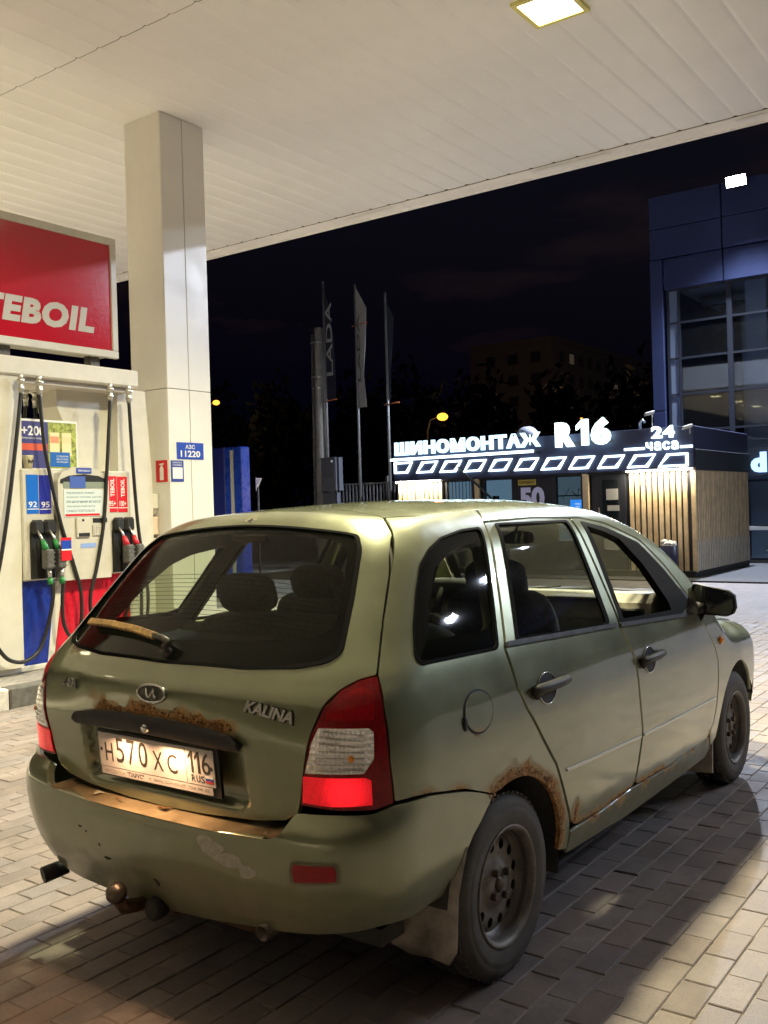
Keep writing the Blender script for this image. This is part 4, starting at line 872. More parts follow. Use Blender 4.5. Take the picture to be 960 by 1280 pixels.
# ================================================================ ground
CAM = np.array([-2.6544, -2.273, 1.4814])
def project(P):
    q = np.asarray(P, float) - CAM; zc = q @ _f; return 480 + 1204.8 * (q @ _r2) / zc, 640 + 1204.8 * (q @ _d2) / zc, zc
def pavemat(name, brick=False):
    m = bpy.data.materials.new(name); m.use_nodes = True; MATS[name] = m; n = m.node_tree; b = n.nodes['Principled BSDF']; L = n.links.new
    g = n.nodes.new('ShaderNodeNewGeometry'); z = n.nodes.new('ShaderNodeTexNoise'); z.inputs['Scale'].default_value = 3.1; z.inputs['Detail'].default_value = 9; z.inputs['Roughness'].default_value = .72
    z2 = n.nodes.new('ShaderNodeTexNoise'); z2.inputs['Scale'].default_value = 260; z2.inputs['Detail'].default_value = 3
    L(g.outputs['Position'], z.inputs['Vector']); L(g.outputs['Position'], z2.inputs['Vector'])
    r = n.nodes.new('ShaderNodeValToRGB'); r.color_ramp.elements[0].position = .32; r.color_ramp.elements[0].color = (.162, .141, .137, 1); r.color_ramp.elements[1].position = .66; r.color_ramp.elements[1].color = (.285, .247, .239, 1)
    L(z.outputs[0], r.inputs[0])
    mu = n.nodes.new('ShaderNodeMix'); mu.data_type = 'RGBA'; mu.blend_type = 'MULTIPLY'; mu.inputs[0].default_value = 1.0; L(r.outputs[0], mu.inputs[6])
    r2 = n.nodes.new('ShaderNodeMapRange'); r2.inputs['From Min'].default_value = .3; r2.inputs['From Max'].default_value = .7; r2.inputs['To Min'].default_value = .82; r2.inputs['To Max'].default_value = 1.12; L(z2.outputs[0], r2.inputs['Value'])
    if brick:
        bt = n.nodes.new('ShaderNodeTexBrick'); bt.inputs['Scale'].default_value = 1.0; bt.inputs['Brick Width'].default_value = .205; bt.inputs['Row Height'].default_value = .105; bt.inputs['Mortar Size'].default_value = .006
        bt.inputs['Color1'].default_value = (1, 1, 1, 1); bt.inputs['Color2'].default_value = (.86, .86, .86, 1); bt.inputs['Mortar'].default_value = (.62, .6, .58, 1); L(g.outputs['Position'], bt.inputs['Vector'])
        m2 = n.nodes.new('ShaderNodeMix'); m2.data_type = 'RGBA'; m2.blend_type = 'MULTIPLY'; m2.inputs[0].default_value = 1.0; L(bt.outputs[0], m2.inputs[6]); L(r2.outputs[0], m2.inputs[7]); L(m2.outputs[2], mu.inputs[7])
    else:
        a = n.nodes.new('ShaderNodeAttribute'); a.attribute_name = 'tone'; m2 = n.nodes.new('ShaderNodeMix'); m2.data_type = 'RGBA'; m2.blend_type = 'MULTIPLY'; m2.inputs[0].default_value = 1.0
        L(a.outputs['Color'], m2.inputs[6]); L(r2.outputs[0], m2.inputs[7]); L(m2.outputs[2], mu.inputs[7])
    # old oil drips and a few tracked-in stains
    z3 = n.nodes.new('ShaderNodeTexNoise'); z3.inputs['Scale'].default_value = 1.15; z3.inputs['Detail'].default_value = 7; z3.inputs['Roughness'].default_value = .62; L(g.outputs['Position'], z3.inputs['Vector'])
    z4 = n.nodes.new('ShaderNodeTexVoronoi'); z4.inputs['Scale'].default_value = 2.3; L(g.outputs['Position'], z4.inputs['Vector'])
    s1 = n.nodes.new('ShaderNodeMapRange'); s1.inputs['From Min'].default_value = .56; s1.inputs['From Max'].default_value = .70; s1.inputs['To Min'].default_value = 1; s1.inputs['To Max'].default_value = .72; L(z3.outputs[0], s1.inputs['Value'])
    s2 = n.nodes.new('ShaderNodeMapRange'); s2.inputs['From Min'].default_value = .03; s2.inputs['From Max'].default_value = .085; s2.inputs['To Min'].default_value = .62; s2.inputs['To Max'].default_value = 1; L(z4.outputs['Distance'], s2.inputs['Value'])
    sm = n.nodes.new('ShaderNodeMath'); sm.operation = 'MULTIPLY'; L(s1.outputs[0], sm.inputs[0]); L(s2.outputs[0], sm.inputs[1])
    m5 = n.nodes.new('ShaderNodeMix'); m5.data_type = 'RGBA'; m5.blend_type = 'MULTIPLY'; m5.inputs[0].default_value = 1.0; L(mu.outputs[2], m5.inputs[6]); L(sm.outputs[0], m5.inputs[7])
    L(m5.outputs[2], b.inputs['Base Color'])
    rr = n.nodes.new('ShaderNodeMapRange'); rr.inputs['From Min'].default_value = .35; rr.inputs['From Max'].default_value = .65; rr.inputs['To Min'].default_value = .62; rr.inputs['To Max'].default_value = .85; L(z.outputs[0], rr.inputs['Value']); L(rr.outputs[0], b.inputs['Roughness'])
    b.inputs['Specular IOR Level'].default_value = .35
    bu = n.nodes.new('ShaderNodeBump'); bu.inputs['Strength'].default_value = .45; bu.inputs['Distance'].default_value = .0035; L(z2.outputs[0], bu.inputs['Height']); L(bu.outputs[0], b.inputs['Normal'])
    return m
PAVE = pavemat('paver_concrete'); PAVEFAR = pavemat('paved_ground', True)
g = MB().quad((-120, -160, -.05), (320, -160, -.05), (320, 200, -.05), (-120, 200, -.05)).build('ground', PAVEFAR); tag(g, kind='structure', label='paved ground running out from the forecourt')
pv = bpy.data.objects.new('pavement', None); link(pv); BASE[pv.name] = np.zeros(3); tag(pv, kind='structure', label='block paved forecourt around the car')
SAND = mat('joint_sand', (.25, .215, .175), .95, noise=.35, nscale=25, bump=.5, bscale=200)
MB().quad((-2.4, -4.6, -.0045), (9.2, -4.6, -.0045), (9.2, 4.5, -.0045), (-2.4, 4.5, -.0045)).build('joint_sand', SAND, pv)
PX, PY = .205, .105
def paver_geo(hx, hy, zt=0.0, bev=.0034):
    vs = [(i * hx, j * hy, zt - .03) for j in (-1, 1) for i in (-1, 1)] + [(i * hx, j * hy, zt - bev) for j in (-1, 1) for i in (-1, 1)] + [(i * (hx - bev), j * (hy - bev), zt) for j in (-1, 1) for i in (-1, 1)]
    f = [(8, 9, 11, 10)] + [(a + 4, b + 4, b + 8, a + 8) for a, b in ((0, 1), (1, 3), (3, 2), (2, 0))] + [(a, b, b + 4, a + 4) for a, b in ((0, 1), (1, 3), (3, 2), (2, 0))]
    return vs, f
cells = []
for j in range(int(-4.55 / PY), int(4.45 / PY)):
    y = (j + .5) * PY + .012
    for i in range(-12, 46):
        x = (i + (.5 if j % 2 else 0)) * PX + .06
        if -2.3 < x < 9.1: cells.append((x, y))
cells = np.array(cells); u, v, zc = project(np.c_[cells, np.zeros(len(cells))])
vis = (zc > .3) & (u > -30) & (u < 990) & (v < 1320) & (v > 600)
hid = (np.abs(cells[:, 1]) < .70) & (cells[:, 0] > -.1) & (cells[:, 0] < 3.0)
order = np.argsort(np.where(vis & ~hid, zc, 1e6)); single = set(order[:300].tolist())
TONES = [(1, 1, 1), (.90, .88, .86), (1.08, 1.06, 1.03), (.97, .92, .87), (1.03, 1.02, 1.02), (.82, .79, .77), (1.0, .97, .92), (.93, .95, .97)]
vs0, fs0 = paver_geo(PX / 2 - .0022, PY / 2 - .0022); tm = []
for k, t in enumerate(TONES):
    me = bpy.data.meshes.new('paver'); me.from_pydata(vs0, [], fs0); me.materials.append(PAVE); a = me.attributes.new('tone', 'FLOAT_COLOR', 'POINT'); a.data.foreach_set('color', [c for _ in vs0 for c in (*t, 1)]); tm.append(me)
bv, bf, bc = [], [], []
for k, (x, y) in enumerate(cells):
    dz = RNG.normal(0, .0011); rx, ry = RNG.normal(0, .006, 2); t = TONES[int(RNG.integers(8))]
    if k in single:
        o = bpy.data.objects.new('paver', tm[TONES.index(t)]); o.location = (x, y, dz); o.rotation_euler = (rx, ry, RNG.normal(0, .004)); o.parent = pv; COL.objects.link(o)
    else:
        o = len(bv); bv += [(x + p[0], y + p[1], p[2] + dz + rx * p[1] - ry * p[0]) for p in vs0]; bf += [tuple(i + o for i in f) for f in fs0]; bc += [c for _ in vs0 for c in (*t, 1)]
me = bpy.data.meshes.new('more_pavers'); me.from_pydata(bv, [], bf); me.materials.append(PAVE); a = me.attributes.new('tone', 'FLOAT_COLOR', 'POINT'); a.data.foreach_set('color', bc)
tag(link(bpy.data.objects.new('more_pavers', me), pv), kind='stuff')

# ================================================================ pump island
WHITE = mat('white_enamel', (.66, .64, .565), .38, noise=.06, nscale=6, rvar=.1)
CREAM = mat('cladding_white', (.76, .745, .70), .34, noise=.03, nscale=3, rvar=.06)
CONC = mat('kerb_concrete', (.30, .28, .25), .9, noise=.3, nscale=14, bump=.4)
KW = mat('kerb_white_paint', (.62, .60, .55), .7, noise=.25, nscale=18, bump=.3); KD = mat('kerb_grey_paint', (.12, .115, .105), .8, noise=.35, nscale=16, bump=.3)
isl = thing('pump_island', 'raised concrete pump island with painted kerb stones', 'kerb', (2, 6, 0))
bxs('slab', CONC, isl, ((-4.2, 4.66, -.04), (8.0, 7.4, .148)))
for k in range(-6, 7):
    x0 = 1.69 + k * .95 if k else 1.69
    bxs('kerb_stone', KW if k % 2 else KD, isl, ((x0 + .004, 4.51, -.03), (x0 + .946, 4.655, .155)), bev=.012)
# column
col = thing('canopy_column', 'white clad square canopy column with signs, beside the fuel dispenser', 'column', (4.2, 5.37, .15))
bxs('core', mat('joint_dark', (.06, .06, .055), .8), col, ((3.925, 5.115, .15), (4.485, 5.625, 5.52)))
for z0, z1 in ((.15, 2.735), (2.741, 5.505)):
    for x0, x1 in ((3.91, 4.1985), (4.2055, 4.50)):
        bxs('cladding_panel', CREAM, col, ((x0, 5.10, z0), (x1, 5.114, z1)), bev=.003); bxs('cladding_panel', CREAM, col, ((x0, 5.626, z0), (x1, 5.64, z1)), bev=.003)
    bxs('cladding_panel', CREAM, col, ((3.91, 5.1145, z0), (3.924, 5.6255, z1)), bev=.003); bxs('cladding_panel', CREAM, col, ((4.486, 5.1145, z0), (4.50, 5.6255, z1)), bev=.003)
BLUE = mat('sign_blue', (.012, .06, .42), .35); RED = mat('sign_red', (.62, .012, .02), .35); SW = mat('sign_white', (.80, .80, .78), .4)
t = thing('station_number_sign', 'blue station number plate on the white column', 'sign', (4.18, 5.09, 2.1)); bxs('plate', BLUE, t, ((4.006, 5.094, 2.03), (4.37, 5.0985, 2.20)))
b = MB(); put_text(b, 'АЗС', (4.12, 5.0935, 2.135), X, Z, NY, .13, .042, .001, bold=.02); put_text(b, '11220', (4.055, 5.0935, 2.052), X, Z, NY, .265, .066, .001, bold=.025); tag(b.build('lettering', SW, t), kind='stuff')
t = thing('fire_extinguisher_sign', 'red fire extinguisher sign on the near face of the column', 'sign', (3.908, 5.2, 1.9))
bxs('plate', RED, t, ((3.9045, 5.13, 1.80), (3.9085, 5.30, 2.02))); bxs('plate_edge', SW, t, ((3.9075, 5.122, 1.792), (3.9095, 5.308, 2.028)))
b = MB(); pl = lambda pts: b.prism(pts, (3.9043, 5.215, 1.82), NY, Z, NX, .001)
pl([(-.028, 0), (.028, 0), (.028, .115), (.018, .135), (-.018, .135), (-.028, .115)]); pl([(-.012, .137), (.012, .137), (.012, .152), (-.012, .152)]); pl([(-.04, .154), (.03, .154), (.035, .170), (-.028, .166)]); tag(b.build('extinguisher_symbol', SW, t), kind='stuff')
t = thing('payment_notice', 'small blue notice with a white panel on the column edge', 'notice', (4.0, 5.09, 1.9)); bxs('plate', mat('notice_blue', (.03, .06, .30), .4), t, ((3.922, 5.0945, 1.80), (4.09, 5.0985, 2.015)))
bxs('white_panel', SW, t, ((3.942, 5.0925, 1.83), (4.072, 5.0943, 1.945))); b = MB(); put_text(b, 'ОПЛАТА', (3.945, 5.0943, 1.985), X, Z, NY, .12, .016, .001); put_text(b, 'ТОПЛИВА', (3.945, 5.0943, 1.960), X, Z, NY, .12, .016, .001); tag(b.build('lettering', SW, t), kind='stuff')
t = thing('towel_dispenser', 'white paper towel dispenser with an oval window on the column', 'dispenser', (3.84, 5.42, 1.5)); bxs('case', WHITE, t, ((3.79, 5.27, 1.53), (3.909, 5.57, 1.685)), bev=.012)
one('oval_window', mat('smoked', (.10, .09, .07), .3), t).lathe([(.0001, .003), (.9, .003), (1, 0)], (0, 0, 0), NX, 20).done(); ov = t.children[-1]; ov.scale = (1, .05, .028); ov.location = (3.789 - 3.84, 5.44 - 5.42, 1.625 - 1.5)
me_ = ov.data
for q in me_.vertices: q.co += Vector(BASE[t.name])
b = MB(); b.prism([(-.12, 0), (.12, 0), (.08, -.05), (-.08, -.05)], (3.80, 5.40, 1.528), Y, Z, X, .10); b.build('chute', WHITE, t)
t = thing('glove_dispenser', 'cream box with disposable gloves below the towel dispenser', 'dispenser', (3.85, 5.42, 1.2)); bxs('case', mat('cream_box', (.70, .58, .46), .6), t, ((3.80, 5.28, 1.27), (3.909, 5.58, 1.455)), bev=.01); bxs('slot', mat('smoked', (.1, .09, .07)), t, ((3.797, 5.36, 1.36), (3.7995, 5.50, 1.385))); bxs('tray', WHITE, t, ((3.78, 5.30, 1.16), (3.909, 5.46, 1.24)), bev=.01)
# big red sign
t = thing('brand_sign', 'large red light box sign with white lettering above the dispenser', 'sign', (2.7, 5.3, 2.97))
SF = mat('sign_face_red', (.52, .008, .022), .13, coat=.6, rvar=.04, nscale=40, bump=.06, bscale=90); SL = mat('sign_letter', (.62, .60, .55), .14, coat=.5, bump=.06, bscale=90)
bxs('box', WHITE, t, ((-.9, 5.24, 3.0), (3.34, 5.46, 4.12))); fr = MB()
for a, c in (((-.96, 5.20, 2.985), (3.405, 5.26, 3.055)), ((-.96, 5.20, 4.065), (3.405, 5.26, 4.135)), ((3.337, 5.2005, 3.055), (3.404, 5.26, 4.065)), ((-.96, 5.2005, 3.055), (-.90, 5.26, 4.065))): bxs('frame_rail', WHITE, t, (a, c), bev=.006)
bxs('face', SF, t, ((-.90, 5.222, 3.055), (3.337, 5.239, 4.065)))
LW = split_letters('TEBOIL', (1.975, 5.2218, 3.195), X, Z, NY, 1.165, .235, .0022, bold=.055, shear=.16, space=1.1)
for q in LW: q.build('letter', SL, t)
for x0 in (2.2, 3.15): bxs('bracket', STEEL, t, ((x0, 5.30, 2.83), (x0 + .1, 5.40, 3.0)))

# ================================================================ fuel dispenser
d = thing('fuel_dispenser', 'white fuel dispenser with black hoses and red and blue lower panels', 'fuel pump', (2.8, 5.3, .15))
YF = 5.09
bxs('plinth', WHITE, d, ((1.75, 5.12, .15), (3.72, 5.78, .205)), bev=.01)
b = MB(); prof = [(1.70, .205), (2.20, .205), (2.20, .9), (2.235, 1.9), (2.25, 2.70), (1.80, 2.70), (1.72, 1.9)]; b.prism(prof, (0, 5.08, 0), X, Z, Y, .70); b.build('side_pillar', WHITE, d)
b = MB(); prof = [(3.385, .205), (3.80, .205), (3.80, 1.9), (3.74, 2.70), (3.40, 2.70), (3.385, 1.9)]; b.prism(prof, (0, 5.24, 0), X, Z, Y, .52); b.build('side_pillar', WHITE, d)
bxs('header_beam', WHITE, d, ((1.55, 5.05, 2.70), (3.51, 5.80, 2.862)), bev=.015); bxs('header_soffit', mat('soffit_grey', (.5, .47, .43), .6), d, ((1.85, 5.12, 2.655), (3.46, 5.76, 2.70)))
b = MB(); b.prism([(2.80, 1.9), (3.385, 1.9), (3.385, 2.655), (2.80, 2.655), (2.80, 2.50), (2.92, 2.26), (2.92, 1.9)], (0, 5.36, 0), X, Z, Y, .30); b.build('hose_tower', WHITE, d)
PB_ = mat('panel_blue', (.008, .03, .28), .3, rvar=.1, nscale=8); PR_ = mat('panel_red', (.62, .01, .03), .3, rvar=.1, nscale=8)
b = MB(); b.prism([(2.204, .206), (2.46, .206), (2.56, .93), (2.204, .93)], (0, 5.125, 0), X, Z, Y, .02); b.build('blue_panel', PB_, d)
b = MB(); b.prism([(2.465, .206), (2.525, .206), (2.65, .93), (2.565, .93)], (0, 5.127, 0), X, Z, Y, .02); b.build('white_chevron', WHITE, d)
b = MB(); b.prism([(2.53, .206), (3.384, .206), (3.384, .93), (2.655, .93)], (0, 5.125, 0), X, Z, Y, .02); b.build('red_panel', PR_, d); bxs('body_core', WHITE, d, ((2.21, 5.15, .206), (3.38, 5.74, 1.895)))
GU = mat('unit_grey', (.56, .54, .47), .42, noise=.06, nscale=10)
bxs('head_unit', GU, d, ((2.212, 5.06, .935), (2.54, 5.15, 1.905)), bev=.012); bxs('head_unit', GU, d, ((3.10, 5.06, .935), (3.382, 5.15, 1.895)), bev=.012)
# grade labels
def label(x0, x1, z0, z1, m, num, word, flag=None):
    l = bxs('grade_label', m, d, ((x0, 5.0555, z0), (x1, 5.0595, z1))); b = MB()
    put_text(b, num, (x0 + .018, 5.0553, z0 + .055), X, Z, NY, (x1 - x0) - .036, .05, .001, bold=.01); tag(b.build('lettering', SW, l), kind='stuff')
    bxs('footer_line', SW, l, ((x0 + .002, 5.0543, z0 + .036), (x1 - .002, 5.0553, z0 + .043)))
    if word:
        b = MB(); put_text(b, word, (x1 - .03, 5.0553, z1 - .19), Z, NX, NY, .17, .045, .001, bold=.02); tag(b.build('lettering', SW, l), kind='stuff')
label(2.255, 2.372, 1.515, 1.852, mat('label_blue', (.01, .14, .62), .3), '92', None); label(2.380, 2.497, 1.512, 1.849, mat('label_navy', (.025, .035, .36), .3), '95', None)
label(3.105, 3.214, 1.511, 1.846, RED, '95+', 'TEBOIL'); label(3.222, 3.334, 1.509, 1.842, RED, '100+', 'TEBOIL')
# terminal
b = MB(); b.prism([(2.545, .915), (3.095, .91), (3.095, 1.80), (3.05, 1.865), (2.93, 1.915), (2.82, 1.93), (2.70, 1.915), (2.585, 1.87), (2.545, 1.80)], (0, 5.02, 0), X, Z, Y, .13); tm_ = b.build('terminal', GU, d)
b = MB(); b.prism([(2.57, 1.775), (3.07, 1.775), (3.07, 1.81), (2.98, 1.845), (2.82, 1.86), (2.66, 1.845), (2.57, 1.81)], (0, 5.017, 0), X, Z, Y, .006); b.build('display_recess', BLACK, tm_)
bxs('display', mat('lcd', (.25, .30, .26), .2), tm_, ((2.60, 5.0155, 1.735), (3.04, 5.0195, 1.79)))
sc_ = bxs('notice_sheet', mat('notice_paper', (.62, .70, .72), .35), tm_, ((2.60, 5.0145, 1.478), (3.03, 5.019, 1.722)))
b = MB()
for k, (tx, w_) in enumerate((('Уважаемый клиент!', .30), ('оплатите топливо картой', .37), ('или наличными на кассе.', .37), ('Заправляйтесь', .31), ('САМОСТОЯТЕЛЬНО', .30))): put_text(b, tx, (2.625, 5.0143, 1.683 - k * .041), X, Z, NY, w_, .021, .0006)
tag(b.build('lettering', mat('print_teal', (.05, .18, .25), .6), sc_), kind='stuff'); bxs('red_bar', RED, sc_, ((2.61, 5.0137, 1.483), (2.98, 5.0143, 1.503)))
bxs('brand_tab', BLUE, tm_, ((2.74, 5.012, 1.868), (2.90, 5.0195, 1.915))); b = MB(); put_text(b, 'ТЕРМИНАЛ', (2.752, 5.0118, 1.88), X, Z, NY, .135, .02, .0006, bold=.01); tag(b.build('lettering', SW, tm_), kind='stuff')
bxs('sticker', mat('sticker_blue', (.06, .12, .45), .4), tm_, ((2.665, 5.0112, 1.735), (2.83, 5.0152, 1.84))); bxs('sticker', mat('sticker_pale', (.25, .38, .75), .4), tm_, ((2.765, 5.0165, 1.195), (2.93, 5.0195, 1.235)))
bxs('card_reader', GU, tm_, ((2.715, 5.0, 1.29), (2.86, 5.02, 1.47)), bev=.006); bxs('card_slot', BLACK, tm_, ((2.735, 4.996, 1.30), (2.85, 5.0, 1.33))); bxs('receipt_slot', BLACK, tm_, ((2.905, 5.014, 1.42), (3.06, 5.0195, 1.46)))
kp = bxs('keypad', mat('keypad', (.45, .44, .40), .5), tm_, ((2.895, 5.01, 1.30), (3.0, 5.0195, 1.40))); b = MB()
for i in range(3):
    for j in range(4): b.box((2.905 + i * .031, 5.006, 1.308 + j * .022), (2.927 + i * .031, 5.01, 1.323 + j * .022))
tag(b.build('key', GU, kp), kind='stuff'); one('key_lock', BLACK, tm_).lathe([(.0001, .003), (.012, .003), (.012, 0)], (2.785, 5.0, 1.445), NY, 12).done()
# nozzle bays with nozzles
GRN = mat('nozzle_green', (.02, .22, .05), .5); RDN = mat('nozzle_red', (.55, .02, .035), .45); ALU = mat('aluminium', (.55, .54, .50), .35, metal=.9, noise=.2, nscale=60); HOSE = mat('hose_rubber', (.016, .016, .015), .42, noise=.3, nscale=40); BODY = mat('nozzle_body', (.14, .14, .13), .45, metal=.3, noise=.4, nscale=50)
for x0, x1, cm in ((2.275, 2.385, GRN), (2.392, 2.51, GRN), (3.142, 3.252, RDN), (3.258, 3.368, RDN)):
    b = MB(); b.box((x0, 4.99, 1.33), (x1, 5.06, 1.46), .02); b.box((x0, 5.03, .95), (x0 + .016, 5.06, 1.34)); b.box((x1 - .016, 5.03, .95), (x1, 5.06, 1.34)); b.box((x0 + .01, 5.045, .95), (x1 - .01, 5.06, 1.36)); tag(b.build('nozzle_bay', BLACK, d), kind='stuff')
    xc = (x0 + x1) / 2; nz_ = MB().tube([(xc - .02, 5.0, 1.37), (xc - .005, 4.965, 1.31), (xc + .005, 4.955, 1.265)], [.011, .012, .014], 8).build('nozzle', ALU, d)
    one('nozzle_sleeve', cm, nz_).tube([(xc, 4.957, 1.285), (xc + .012, 4.945, 1.235), (xc + .022, 4.94, 1.20)], [.018, .028, .03], 10).done()
    b = MB(); b.obox((xc + .03, 4.93, 1.12), X, Y, Z, .038, .045, .085, .012)
    for k in range(4): b.box((xc - .010, 4.882, 1.055 + k * .038), (xc + .07, 4.886, 1.065 + k * .038))
    tag(b.build('nozzle_guard', BODY, nz_), kind='stuff')
    one('swivel', ALU, nz_).tube([(xc + .04, 4.93, 1.035), (xc + .045, 4.93, .955)], .019, 10).done(); one('hose_collar', cm if cm is GRN else BLACK, nz_).tube([(xc + .045, 4.93, .955), (xc + .047, 4.93, .90)], .024, 10).done()
bxs('nozzle_flag', RED, d, ((2.455, 4.872, 1.10), (2.56, 4.8795, 1.30))); fl = d.children[-1]; bxs('flag_band', BLUE, fl, ((2.457, 4.870, 1.20), (2.557, 4.872, 1.275))); bxs('flag_band', SW, fl, ((2.457, 4.8695, 1.188), (2.557, 4.872, 1.20)))
def smoothpath(p, n=6):
    p = [np.array(q, float) for q in p]; out = []
    for i in range(len(p) - 1):
        a, b_, c, e = p[max(i - 1, 0)], p[i], p[i + 1], p[min(i + 2, len(p) - 1)]
        for k in range(n):
            t = k / n; out.append(.5 * (2 * b_ + (c - a) * t + (2 * a - 5 * b_ + 4 * c - e) * t * t + (3 * b_ - a - 3 * c + e) * t ** 3))
    return out + [p[-1]]
def hose(pts, y=5.0, r=.017):
    h_ = MB().tube(smoothpath([(x, yy, z) for x, z, yy in [(q[0], q[1], q[2] if len(q) > 2 else y) for q in pts]]), r, 10).build('hose', HOSE, d)
    x, z = pts[0][0], pts[0][1]; yy = pts[0][2] if len(pts[0]) > 2 else y
    b = MB(); b.lathe([(.020, 2.70), (.020, 2.665), (.033, 2.66), (.033, 2.635), (.022, 2.63), (.022, 2.60), (.028, 2.595), (.028, 2.57), (.023, 2.565), (.023, z - .01)], (x, yy, 0), Z, 12); b.build('coupling', ALU, h_); return h_
hose([(2.195, 2.55), (2.16, 2.30), (2.114, 2.0), (2.04, 1.55), (1.96, 1.15), (1.86, .75), (1.87, .50), (1.96, .34), (2.06, .275), (2.18, .27), (2.31, .36), (2.40, .58), (2.415, .80, 4.95), (2.395, .93, 4.93)])
hose([(2.375, 2.55), (2.39, 2.30), (2.424, 2.0), (2.542, 1.453), (2.68, 1.02), (2.74, .78), (2.72, .50), (2.62, .42), (2.52, .55, 4.96), (2.50, .75, 4.94), (2.51, .93, 4.93)])
hose([(3.125, 2.55), (3.10, 2.30), (3.068, 1.96), (3.013, 1.44), (2.92, 1.02), (2.84, .76), (2.86, .52), (3.02, .42), (3.18, .52, 4.96), (3.24, .75, 4.94), (3.245, .93, 4.93)])
hose([(3.34, 2.55), (3.35, 2.30), (3.365, 1.96), (3.40, 1.43), (3.45, 1.05), (3.50, .75), (3.48, .50), (3.42, .50), (3.38, .70, 4.95), (3.36, .93, 4.93)])
hose([(2.64, 2.52, 5.60), (2.60, 2.2, 5.60), (2.58, 1.8, 5.6)]); hose([(2.78, 2.52, 5.66), (2.78, 2.2, 5.66), (2.78, 1.9, 5.66)])
# advert board and cup on top of the unit
t = thing('advert_board', 'poster board with juice cartons standing on the fuel dispenser', 'poster', (2.55, 5.16, 1.9))
bxs('board', SW, t, ((2.255, 5.15, 1.90), (2.86, 5.165, 2.345))); NAVY = mat('poster_navy', (.05, .05, .19), .4)
bxs('print_panel', NAVY, t, ((2.275, 5.147, 1.915), (2.55, 5.1505, 2.325))); bxs('photo_panel', mat('poster_garden', (.30, .34, .06), .5, noise=.9, nscale=26), t, ((2.55, 5.147, 1.915), (2.845, 5.1505, 2.325)))
bxs('red_band', mat('poster_orange', (.65, .10, .04), .4), t, ((2.28, 5.1455, 2.07), (2.54, 5.1475, 2.13)))
b = MB(); put_text(b, '+200', (2.285, 5.1468, 2.20), X, Z, NY, .23, .085, .001, bold=.02); put_text(b, 'бонусов за покупку', (2.285, 5.1468, 2.165), X, Z, NY, .235, .022, .001); tag(b.build('lettering', SW, t), kind='stuff')
for x0, c in ((2.565, (.72, .30, .16)), (2.69, (.80, .62, .34))):
    q = bxs('carton_picture', mat('carton_%.2f' % x0, (.75, .68, .40), .5), t, ((x0, 5.1445, 2.03), (x0 + .10, 5.1472, 2.235))); bxs('carton_band', mat('band_%.2f' % x0, c, .5), q, ((x0 + .005, 5.1435, 2.14), (x0 + .095, 5.1446, 2.20)))
q = bxs('blue_panel', mat('poster_blue', (.01, .12, .45), .4), t, ((2.565, 5.1435, 1.93), (2.77, 5.1448, 2.06))); b = MB()
for k in range(3): put_text(b, ('СОБЕРИ', 'ВКУСНУЮ', 'КОЛЛЕКЦИЮ')[k], (2.63, 5.1434, 2.015 - k * .026), X, Z, NY, .12, .016, .0006)
tag(b.build('lettering', SW, q), kind='stuff')
t = thing('paper_cup', 'paper coffee cup standing on top of the dispenser', 'cup', (2.31, 5.10, 1.905)); MB().lathe([(.0001, 1.906), (.034, 1.906), (.046, 2.015), (.048, 2.02), (.044, 2.018), (.033, 1.915), (.0001, 1.915)], (2.31, 5.10, 0), Z, 20).build('cup', mat('cup_paper', (.66, .62, .42), .6), t); b = MB()
for k in range(5): b.box((2.285 + k * .011, 5.055, 1.95 + .01 * (k % 2)), (2.291 + k * .011, 5.060, 1.985 - .008 * (k % 3)))
tag(b.build('print', BLACK, t), kind='stuff')

# ================================================================ canopy
can = thing('canopy', 'white forecourt canopy with slatted metal ceiling', 'canopy', (2, 3, 5.5))
CEIL = mat('ceiling_white', (.85, .855, .86), .42, noise=.05, nscale=.9, rvar=.08)
SWD = .30; YS = np.arange(-6.9, 11.9, SWD); slat = {}
def slat_geo(L_):
    w = SWD; prof = [(0, .011), (.010, .009), (.030, .0015), (.040, 0.0), (w - .040, 0.0), (w - .030, .0015), (w - .010, .009), (w + .0005, .011)]
    vs = [(x, y, z) for x in (0, L_) for y, z in prof]; n_ = len(prof); return vs, [(i, i + 1, n_ + i + 1, n_ + i) for i in range(n_ - 1)]
for key, (x0, x1) in {'rear': (-14.0, 2.712), 'front': (2.720, 7.86)}.items():
    vs, fs = slat_geo(x1 - x0); me = bpy.data.meshes.new('ceiling_slat'); me.from_pydata(vs, [], fs); me.materials.append(CEIL); me.polygons.foreach_set('use_smooth', [True] * len(fs)); slat[key] = (me, x0)
    for y in YS:
        o = bpy.data.objects.new('ceiling_slat', me); o.location = np.array([x0, y, 5.5 + RNG.normal(0, .0005)]) - BASE[can.name]; o.rotation_euler = (RNG.normal(0, .002), 0, 0); o.parent = can; COL.objects.link(o)
bxs('roof_deck', mat('deck_grey', (.25, .25, .25), .8), can, ((-14.1, -7, 5.545), (7.9, 12, 5.60)))
bxs('seam_strip', mat('joint_dark', (.06, .06, .055)), can, ((2.712, -7, 5.509), (2.720, 12, 5.54)))
FASC = mat('fascia_white', (.86, .86, .87), .4, noise=.05, nscale=3)
yy = list(np.arange(-7, 12, 2.38)) + [12]
for a, c in zip(yy[:-1], yy[1:]):
    b = MB(); b.prism([(7.862, 5.545), (7.862, 5.488), (7.90, 5.470), (8.01, 5.450), (8.02, 5.430), (8.05, 5.430), (8.05, 6.25), (8.03, 6.25), (8.03, 5.56)], (0, a + .004, 0), X, Z, Y, c - a - .008); b.build('fascia_panel', FASC, can)
bxs('edge_seam', mat('joint_dark', (.06, .06, .055)), can, ((7.854, -7, 5.497), (7.866, 12, 5.53)))
